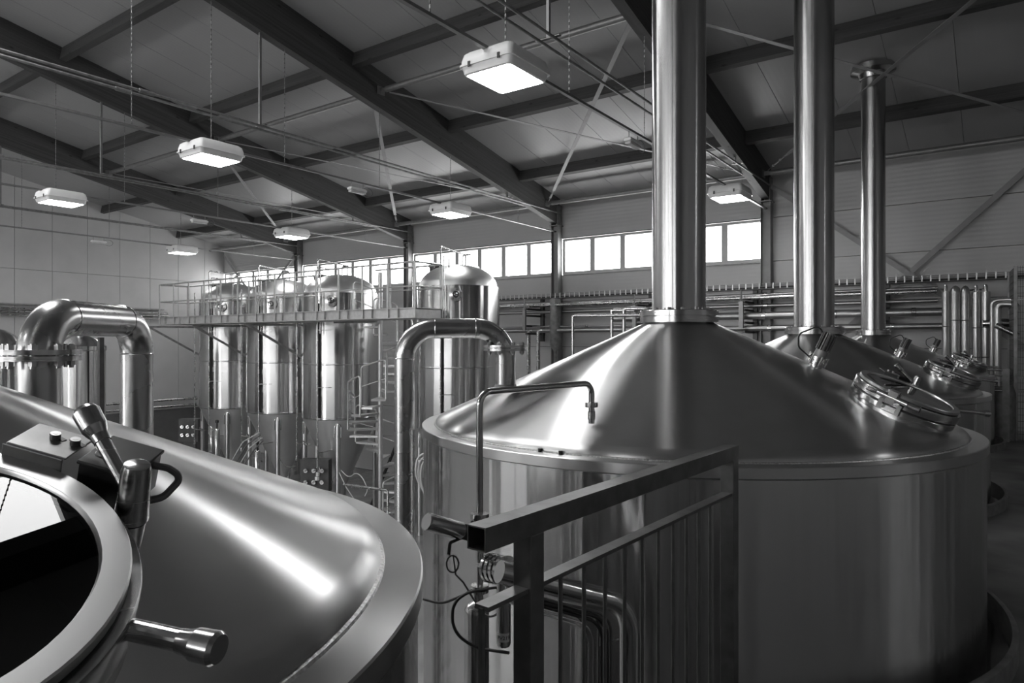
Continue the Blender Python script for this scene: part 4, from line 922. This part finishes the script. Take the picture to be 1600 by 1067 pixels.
# ================================================================== THINGS UNDER THE TANKS
def panel(label, p, wd, dp, ht, rows, cols_, ang):
    t = thing('control_cabinet', label, 'panel', (p[0], p[1], FL), 'valve panels')
    rot = Matrix.Rotation(ang, 3, 'Z'); c = Vector((p[0], p[1], p[2]))
    MB().box(c, (wd, dp, ht), rot).build('box', 'darksteel', t, smooth=False, bevel=.01)
    MB().box(c-Vector((0, 0, ht/2+(c.z-ht/2-FL)/2)), (wd*.6, dp*.5, c.z-ht/2-FL), rot).build('stand', 'darksteel', t, smooth=False)
    for i in range(rows):
        for j in range(cols_):
            q = c+rot @ Vector((wd*((j+.5)/cols_-.5)*.85, -dp/2, ht*((i+.5)/rows-.5)*.7))
            f_ = rot @ Vector((0, -1, 0)); MB().cyl(q, q+f_*.06, .04, n=14).cyl(q+f_*.06, q+f_*.08, .055, n=14).bar(q+f_*.09-Vector((.04, 0, .02)), q+f_*.09+Vector((.05, 0, .02)), .015, .02).build('valve_knob', 'polish', t)
    return t
pp = PY(494, 742, 11.6); panel('dark valve panel with two rows of steel knobs, by the stair-side tank legs', pp, .75, .3, .85, 2, 3, .6)
pp = PY(297, 672, 12.0); panel('dark control box with small knobs left of the leftmost tank', pp, .62, .3, .75, 2, 3, .7)
for (px, py, Y, h_, lb) in ((402, 706, 11.4, 1.0, 'short pale upright cylinder between the left and middle tanks'), (339, 672, 11.6, .9, 'small steel filter under the leftmost tank'), (331, 668, 11.9, .9, 'small steel filter tucked behind another under the leftmost tank')):
    q = PY(px, py, Y); t = thing('small_filter', lb, 'cylinder', (q.x, q.y, FL), 'small filters')
    MB().lathe([(.0001, q.z+.06), (.05, q.z+.05), (.085, q.z), (.085, q.z-h_), (.0001, q.z-h_)], (q.x, q.y, 0), n=24).build('body', 'polish', t)
    MB().cyl((q.x, q.y, q.z+.03), (q.x, q.y, q.z+.28), .025, n=10).lathe([(.0001, .2), (.05, .22), (.05, .3), (.0001, .32)], (q.x, q.y, q.z), n=14).build('neck_valve', 'darksteel', t)
    MB().cyl((q.x, q.y, FL), (q.x, q.y, q.z-h_+.02), .05, n=12).build('foot', 'darksteel', t)
def hosearc(label, pts, r, mat):
    ob = MB().tube(fillet(pts, .5, 10), r, 8).build('hose', mat, origin=pts[0]); tag(ob, label, 'hose', 'hoses under the tanks')
for k in range(4):
    hosearc(['outermost', 'second', 'third', 'innermost'][k]+' curved pale hose between the left and middle tank legs', [PY(405+k*2, 676+k*4, 11.3), PY(380+k*5, 690+k*5, 11.3), PY(361+k*6, 722+k*3, 11.3), PY(358+k*6, 770, 11.3)], .018, 'hose' if k % 2 == 0 else 'greyrubber')
for k, pts in enumerate(([(533, 735), (545, 747), (556, 738), (566, 745), (575, 765), (570, 775)], [(530, 738), (540, 760), (560, 790)], [(525, 742), (517, 752), (516, 770)], [(436, 716), (448, 731), (462, 728)])):
    hosearc(['thin pale tube sagging from the stair-side tank outlet to the right', 'thin pale tube hanging down from the stair-side tank outlet', 'thin pale tube curling left of the stair-side tank leg', 'thin dark tube sagging under the middle tank'][k], [PY(a, b, 11.9) for a, b in pts], .012, 'hose' if k < 3 else 'greyrubber')
for k in range(3):
    hosearc(['left', 'middle', 'right'][k]+' of three pale hoses arching down just left of the central kettle', [PT(668+k*3, 706+k*4, 8.2), PT(652+k*4, 714+k*4, 8.2), PT(648+k*4, 745+k*2, 8.2), PT(668, 775+k*6, 8.2), Vector((PT(668, 775+k*6, 8.2).x, PT(668, 775+k*6, 8.2).y, FL))], .012, 'hose')
q = PY(575, 775, 11.2); t = thing('floor_pump', 'steel pump lying on the floor left of the stair foot', 'pump', (q.x, q.y, FL))
MB().cyl((q.x-.3, q.y, FL+.35), (q.x+.3, q.y+.25, FL+.35), .17, n=28).build('motor', 'pipe', t)
MB().lathe([(.0001, -.06), (.2, -.05), (.2, .05), (.0001, .07)], (q.x+.38, q.y+.3, FL+.35), (1, .8, 0), 28).build('pump_head', 'polish', t)
MB().box((q.x, q.y+.1, FL+.1), (.6, .35, .2)).build('base', 'darksteel', t, smooth=False)
q0, q1 = PY(537, 757, 11.6), PY(606, 766, 11.6)
t = MB().cyl(q0, q1, .035, n=12).cyl(q1, Vector((q1.x, q1.y, FL)), .03, n=10).build('low_pipe', 'pipe', origin=q0); tag(t, 'low horizontal steel pipe running right to the stair pole', 'pipe')
q0 = PY(585, 690, 12.9); t = MB().cyl(q0, (q0.x, q0.y, FL), .05, n=12).build('stand_pipe', 'galv', origin=(q0.x, q0.y, FL)); tag(t, 'upright pipe seen through the spiral stair treads', 'pipe')
t = thing('dark_tank_support', 'dark diagonal steel prop right of the stair-side tank cone', 'prop', (-13.6, 13.5, FL)); MB().bar((-12.9, 13.4, -1.9), (-14.4, 13.4, FL), .06, .06).build('prop', 'darksteel', t, smooth=False)

# ================================================================== FAR LEFT: two small tanks, post, wall pipes
for (px, R, zt_, lb, kind) in ((126, .56, -.02, 'open-rimmed steel tank seen under the arch of the left swan-neck pipe', 0), (-6, .58, .02, 'domed steel tank cut by the left edge of the picture', 1)):
    q = PT(px, 533, 17.6); t = thing('buffer_tank', lb, 'tank', (q.x, q.y, FL))
    MB().lathe([(R, FL), (R, zt_-.22)], (q.x, q.y, 0), n=56).build('shell', 'shell', t)
    MB().lathe([(R, zt_-.22), (R+.02, zt_-.2), (R+.02, zt_-.1), (R-.02, zt_-.06)], (q.x, q.y, 0), n=56).build('rim_band', 'polish', t)
    MB().lathe([(R-.02, zt_-.07), (R*.7, zt_+.08+.06*kind), (R*.3, zt_+.18+.1*kind), (.0001, zt_+.2+.12*kind)], (q.x, q.y, 0), n=40).build('dome', 'shell', t)
    m_ = MB().cyl((q.x, q.y, zt_+.1), (q.x, q.y, zt_+.42), .05, n=12).box((q.x, q.y, zt_+.45), (.3, .06, .06)).cyl((q.x+.2, q.y-.1, zt_+.1), (q.x+.2, q.y-.1, zt_+.32), .07, n=12)
    m_.build('top_valve', 'bolt', t)
q = PT(157.5, 533, 17.0); ob = MB().box((q.x, q.y, (FL+.1)/2), (.11, .11, .1-FL)).build('dark_post', 'darksteel', origin=(q.x, q.y, FL), smooth=False); tag(ob, 'dark square post right of the open-rimmed tank at left', 'post')
for k, (zz, rr_, ya, yb, lb) in enumerate(((1.13, .03, 2, 14.4, 'topmost thin pipe on the gable wall'), (1.02, .045, 2, 14.4, 'middle pipe of the upper trio on the gable wall'), (.9, .03, 2, 14.4, 'lowest pipe of the upper trio on the gable wall'), (-2.36, .05, 9, 15.6, 'upper of two low pipes on the gable wall left of the tanks'), (-2.62, .05, 9, 15.6, 'lower of two low pipes on the gable wall left of the tanks'))):
    t = thing('wall_pipe', lb, 'pipe', (XG+.2, (ya+yb)/2, zz), 'gable wall pipes')
    MB().cyl((XG+.22, ya, zz), (XG+.22, yb, zz), rr_, n=12).build('tube', 'pipe', t)
    for yy in range(int(ya)+1, int(yb), 3): MB().box((XG+.1, yy+.5, zz), (.2, .04, .04)).build('clip', 'galv_dark', t, smooth=False)
    if zz < 0: MB().cyl((XG+.22, yb-.05, zz), (XG+.22, yb+.02, zz), rr_+.02, n=12).build('end_flange', 'polish', t)
ob = MB().box((XG+.12, 8, 1.28), (.22, 12.5, .05)).build('cable_tray', 'galv_dark', origin=(XG+.12, 8, 1.28), smooth=False); tag(ob, 'flat cable tray along the gable wall above its pipes', 'tray')

# ================================================================== WINDOW WALL SERVICES
def wall_run(label, z, Y, r, xa, xb, mat='wpipe', grp='long pipes below the windows'):
    t = thing('wall_pipe', label, 'pipe', ((xa+xb)/2, Y, z), grp)
    MB().cyl((xa, Y, z), (xb, Y, z), r, n=16).build('tube', mat, t)
    for k in range(3):
        X = xb-(xb-xa)*(k*.2+.08); MB().cyl((X-.04, Y, z), (X+.04, Y, z), r+.012, n=16).build('coupling', 'polish', t)
wall_run('bright upper front pipe below the windows, running to the five upright pipes', 1.02, 16.2, .05, -13.2, -1.0, 'pipe')
wall_run('slim pipe just above and behind the bright pipe below the windows', 1.10, 16.45, .03, -13.2, -1.0)
wall_run('dull middle pipe under the bright one below the windows', .84, 16.45, .045, -13.2, -1.0)
wall_run('thick clad pipe below the windows at flue-flange height', .60, 16.25, .085, -8.3, -.8, 'wpipe')
wall_run('lower clad pipe below the windows, meeting the central cone line', .31, 16.25, .065, -13.2, -.8, 'wpipe')
wall_run('thin pipe riding on the lower clad pipe at left', .42, 16.3, .025, -13.2, -7.5)
t = thing('cable_tray', 'wire-mesh cable tray running along the wall below the windows', 'tray', (-6, 16.45, 1.3))
xa, xb = -13.2, 1.2
m_ = MB()
for yy in (16.3, 16.5, 16.7): m_.cyl((xa, yy, 1.23), (xb, yy, 1.23), .006, n=6)
for zz in (1.28, 1.34): m_.cyl((xa, 16.3, zz), (xb, 16.3, zz), .008, n=6); m_.cyl((xa, 16.7, zz), (xb, 16.7, zz), .008, n=6)
m_.box(((xa+xb)/2, 16.5, 1.235), (xb-xa, .3, .012)).build('side_wires', 'galv', t, smooth=False)
X = xa
while X < xb:
    MB().box((X, 16.29, 1.29), (.025, .01, .13)).build('rung', 'galv_b', t, smooth=False); X += .155
for k in range(3): MB().cyl((xa, 16.4+.08*k, 1.26), (xb, 16.4+.08*k, 1.26), .015, n=8).build('tray_cable', 'rubber', t)
for X, lb in ((-10.95, 'left of the column behind the big swan-neck pipe'), (-7.55, 'hidden partly by the nearest flue'), (-4.85, 'beside the column between the flues'), (-2.05, 'right of the thinnest flue')):
    t = thing('pipe_bracket', 'galvanised pipe bracket ' + lb, 'bracket', (X, 16.6, .6), 'pipe brackets')
    MB().box((X, 16.0, .62), (.1, .06, .62)).build('front_plate', 'galv', t, smooth=False)
    m_ = MB()
    for zz in (1.0-.08, .93-.2, .44, .22): m_.box((X+.05, 16.5, zz), (.06, .95, .05))
    m_.box((X+.1, 16.8, .65), (.1, .1, 1.3)).build('cantilever', 'darksteel', t, smooth=False)
    MB().cyl((X, 16.0, .9), (X, 16.0, 1.2), .02, n=8).build('threaded_rod', 'galv', t)
for X_, lb in ((PY(826, 540, 16.2).x, 'left'), (PY(841, 540, 16.2).x, 'right')):
    ob = MB().tube(fillet([(X_, 16.2, FL), (X_, 16.2, .31), (X_+.3, 16.3, .31)], .08, 6), .055, 14).build('drop_pipe', 'pipe', origin=(X_, 16.2, FL)); tag(ob, '%s of two upright pipes dropping behind the central cone, left side' % lb, 'pipe', 'drop pipes')
X_ = PY(868, 540, 16.3).x
ob = MB().tube([(X_, 16.3, 1.2), (X_, 16.3, -.1), (X_, 16.3, -.28), (X_, 16.3, FL)], [.16, .16, .05, .04], 16).build('funnel_duct', 'galv_dark', origin=(X_, 16.3, FL)); tag(ob, 'narrow duct tapering to a thin pipe below the window column', 'duct')
for (px, py, Y, ex, lb) in ((895, 493, 11.5, 1.6, 'longest thin bent pipe rising behind the central cone'), (956, 484.5, 12.2, .5, 'thin hooked pipe left of the nearest flue, lower one'), (975, 482, 12.2, .55, 'thin hooked pipe closest to the nearest flue on its left')):
    q = PY(px, py, Y)
    ob = MB().tube(fillet([(q.x, q.y, FL), (q.x, q.y, q.z), (q.x+ex, q.y+ex*.1, q.z-.02), (q.x+ex+.01, q.y+ex*.1+.6, q.z-.02)], [.05, .05], 6), .028 if px < 900 else .035, 12).build('thin_pipe', 'pipe', origin=(q.x, q.y, FL)); tag(ob, lb, 'pipe', 'thin bent pipes')

# ================================================================== RIGHT BACKGROUND
five = [(1478, 456, 5.2, 0, 'first'), (1493, 446, 6.6, 1, 'second, round-capped'), (1508.5, 446, 6.0, 1, 'third, round-capped'), (1525.5, 457, 5.4, 0, 'fourth'), (1540.5, 456, 6.0, 0, 'fifth')]
for px, py, hw, capd, nm in five:
    q = PY(px, py, 15.9); tt = q.x*dv.x+q.y*dv.y; r = hw/F*tt*1.0
    t = thing('clad_riser', nm + ' from the left of five upright clad pipes at the back right', 'pipe', (q.x, q.y, FL), 'clad risers')
    if capd:
        MB().lathe([(.0001, q.z), (r*.5, q.z-.02), (r*.87, q.z-.06), (r, q.z-.13), (r, -1.7)], (q.x, q.y, 0), n=28).build('cladding', 'riser', t)
    else:
        MB().lathe([(r*.6, q.z-.005), (r, q.z-.0), (r, -1.7)], (q.x, q.y, 0), n=28).build('cladding', 'riser', t)
        MB().lathe([(r*.5, q.z-.02), (r*.5, q.z+.10), (r*.35, q.z+.14), (.0001, q.z+.15)], (q.x, q.y, 0), n=18).cyl((q.x, q.y, q.z+.05), (q.x-.1, q.y+.05, q.z+.05), .02, n=8).build('end_pipe', 'polish', t)
    for zz in (q.z-.68, -.3): MB().lathe([(r, -.01), (r+.006, 0), (r, .01)], (q.x, q.y, zz), n=28).build('seam', 'bolt', t)
# elbowed pipe and its thinner twin
for (px, hw, lb, dx) in ((1559, 4.8, 'thicker elbowed clad pipe right of the five risers', 28), (1550, 2.6, 'thinner elbowed pipe between the risers and the thicker elbow', 36)):
    q = PY(px, 478, 15.6); tt = q.x*dv.x+q.y*dv.y; r = hw/F*tt; q2 = PY(px+dx, 476, 15.6)
    t = thing('elbow_pipe', lb, 'pipe', (q.x, q.y, FL), 'elbowed pipes')
    MB().tube(fillet([(q.x, q.y, -1.7), (q.x, q.y, q.z+(.1 if hw < 3 else .04)), (q2.x, q2.y-.1, q2.z+(.1 if hw < 3 else .0)), (q2.x+.02, q2.y-.1, q2.z-(.45 if hw < 3 else .12))], .1, 8), r, 20).build('tube', 'riser', t)
q = PY(1571, 505, 15.9); ob = MB().tube([q-Vector((.35, 0, 0)), q, q+Vector((.10, 0, 0)), q+Vector((.13, 0, 0))], [.095, .095, .08, .03], 20).build('stub_pipe', 'polish', origin=q); tag(ob, 'short bright horizontal pipe stub beside the wire cage', 'pipe')
q = PY(1592, 525, 15.2); ob = MB().tube([q-Vector((.34, 0, -.20)), q], .05, 14).build('slanted_pipe', 'pipe', origin=q); tag(ob, 'short slanted pipe end inside the wire cage', 'pipe')
# wire mesh cage
t = thing('wire_cage', 'wire-mesh enclosure with slim posts at the right edge', 'cage', tuple(PY(1588, 690, 14.6)))
c0 = PY(1587, 533, 14.6); c1 = PY(1640, 533, 14.6); cA = PY(1577, 533, 15.9)
for P_, h_ in ((c0, 1.30), (cA, 1.30)):
    MB().box((P_.x, P_.y, (DZ+h_)/2), (.05, .05, h_-DZ)).build('cage_post', 'galv_dark', t, smooth=False)
m_ = MB(); nx = 14
for k in range(nx+1):
    q = c0.lerp(c1, k/nx); m_.box((q.x, q.y, (DZ+1.3)/2), (.006, .006, 1.3-DZ))
z = DZ
while z < 1.3: m_.bar((c0.x, c0.y, z), (c1.x, c1.y, z), .006, .006); z += .11
m_.build('front_mesh', 'darksteel', t, smooth=False)
m_ = MB()
for k in range(nx+1):
    q = c0.lerp(cA, k/nx); m_.box((q.x, q.y, (DZ+1.3)/2), (.006, .006, 1.3-DZ))
z = DZ
while z < 1.3: m_.bar((c0.x, c0.y, z), (cA.x, cA.y, z), .006, .006); z += .11
m_.build('side_mesh', 'darksteel', t, smooth=False)
for zz in (-.62, -.86, .72): MB().bar((c0.x, c0.y, zz), (c1.x, c1.y, zz), .05, .04 if zz < 0 else .02).build('cross_rail', 'galv', t, smooth=False)
q = PY(1572, 576, 14.3); ob = thing('valve_post', 'upright steel post with small side valves beside the farthest kettle', 'post', (q.x, q.y, DZ))
MB().box((q.x, q.y, (q.z+DZ)/2), (.10, .08, q.z-DZ)).build('post', 'galv_dark', ob, smooth=False)
for k, dz in enumerate((.03, .12, .22, .30, .38)): MB().cyl((q.x, q.y-.02, q.z-dz), (q.x-.28, q.y-.0, q.z-dz), .013, n=8).build('side_tube', 'polish', ob)
MB().cyl((q.x-.1, q.y, q.z-.3), (q.x-.1, q.y, q.z-.18), .035, n=12).build('valve', 'bolt', ob)
q = PY(1566, 640, 14.6); ob = MB().lathe([(.0001, -.72), (.16, -.76), (.2, -.9), (.2, DZ)], (q.x, q.y, 0), n=24).build('round_bin', 'galv_dark', origin=(q.x, q.y, DZ)); tag(ob, 'dull rounded drum standing behind the side valve post', 'drum')

for o in bpy.data.objects:
    if '_o' in o: del o['_o']
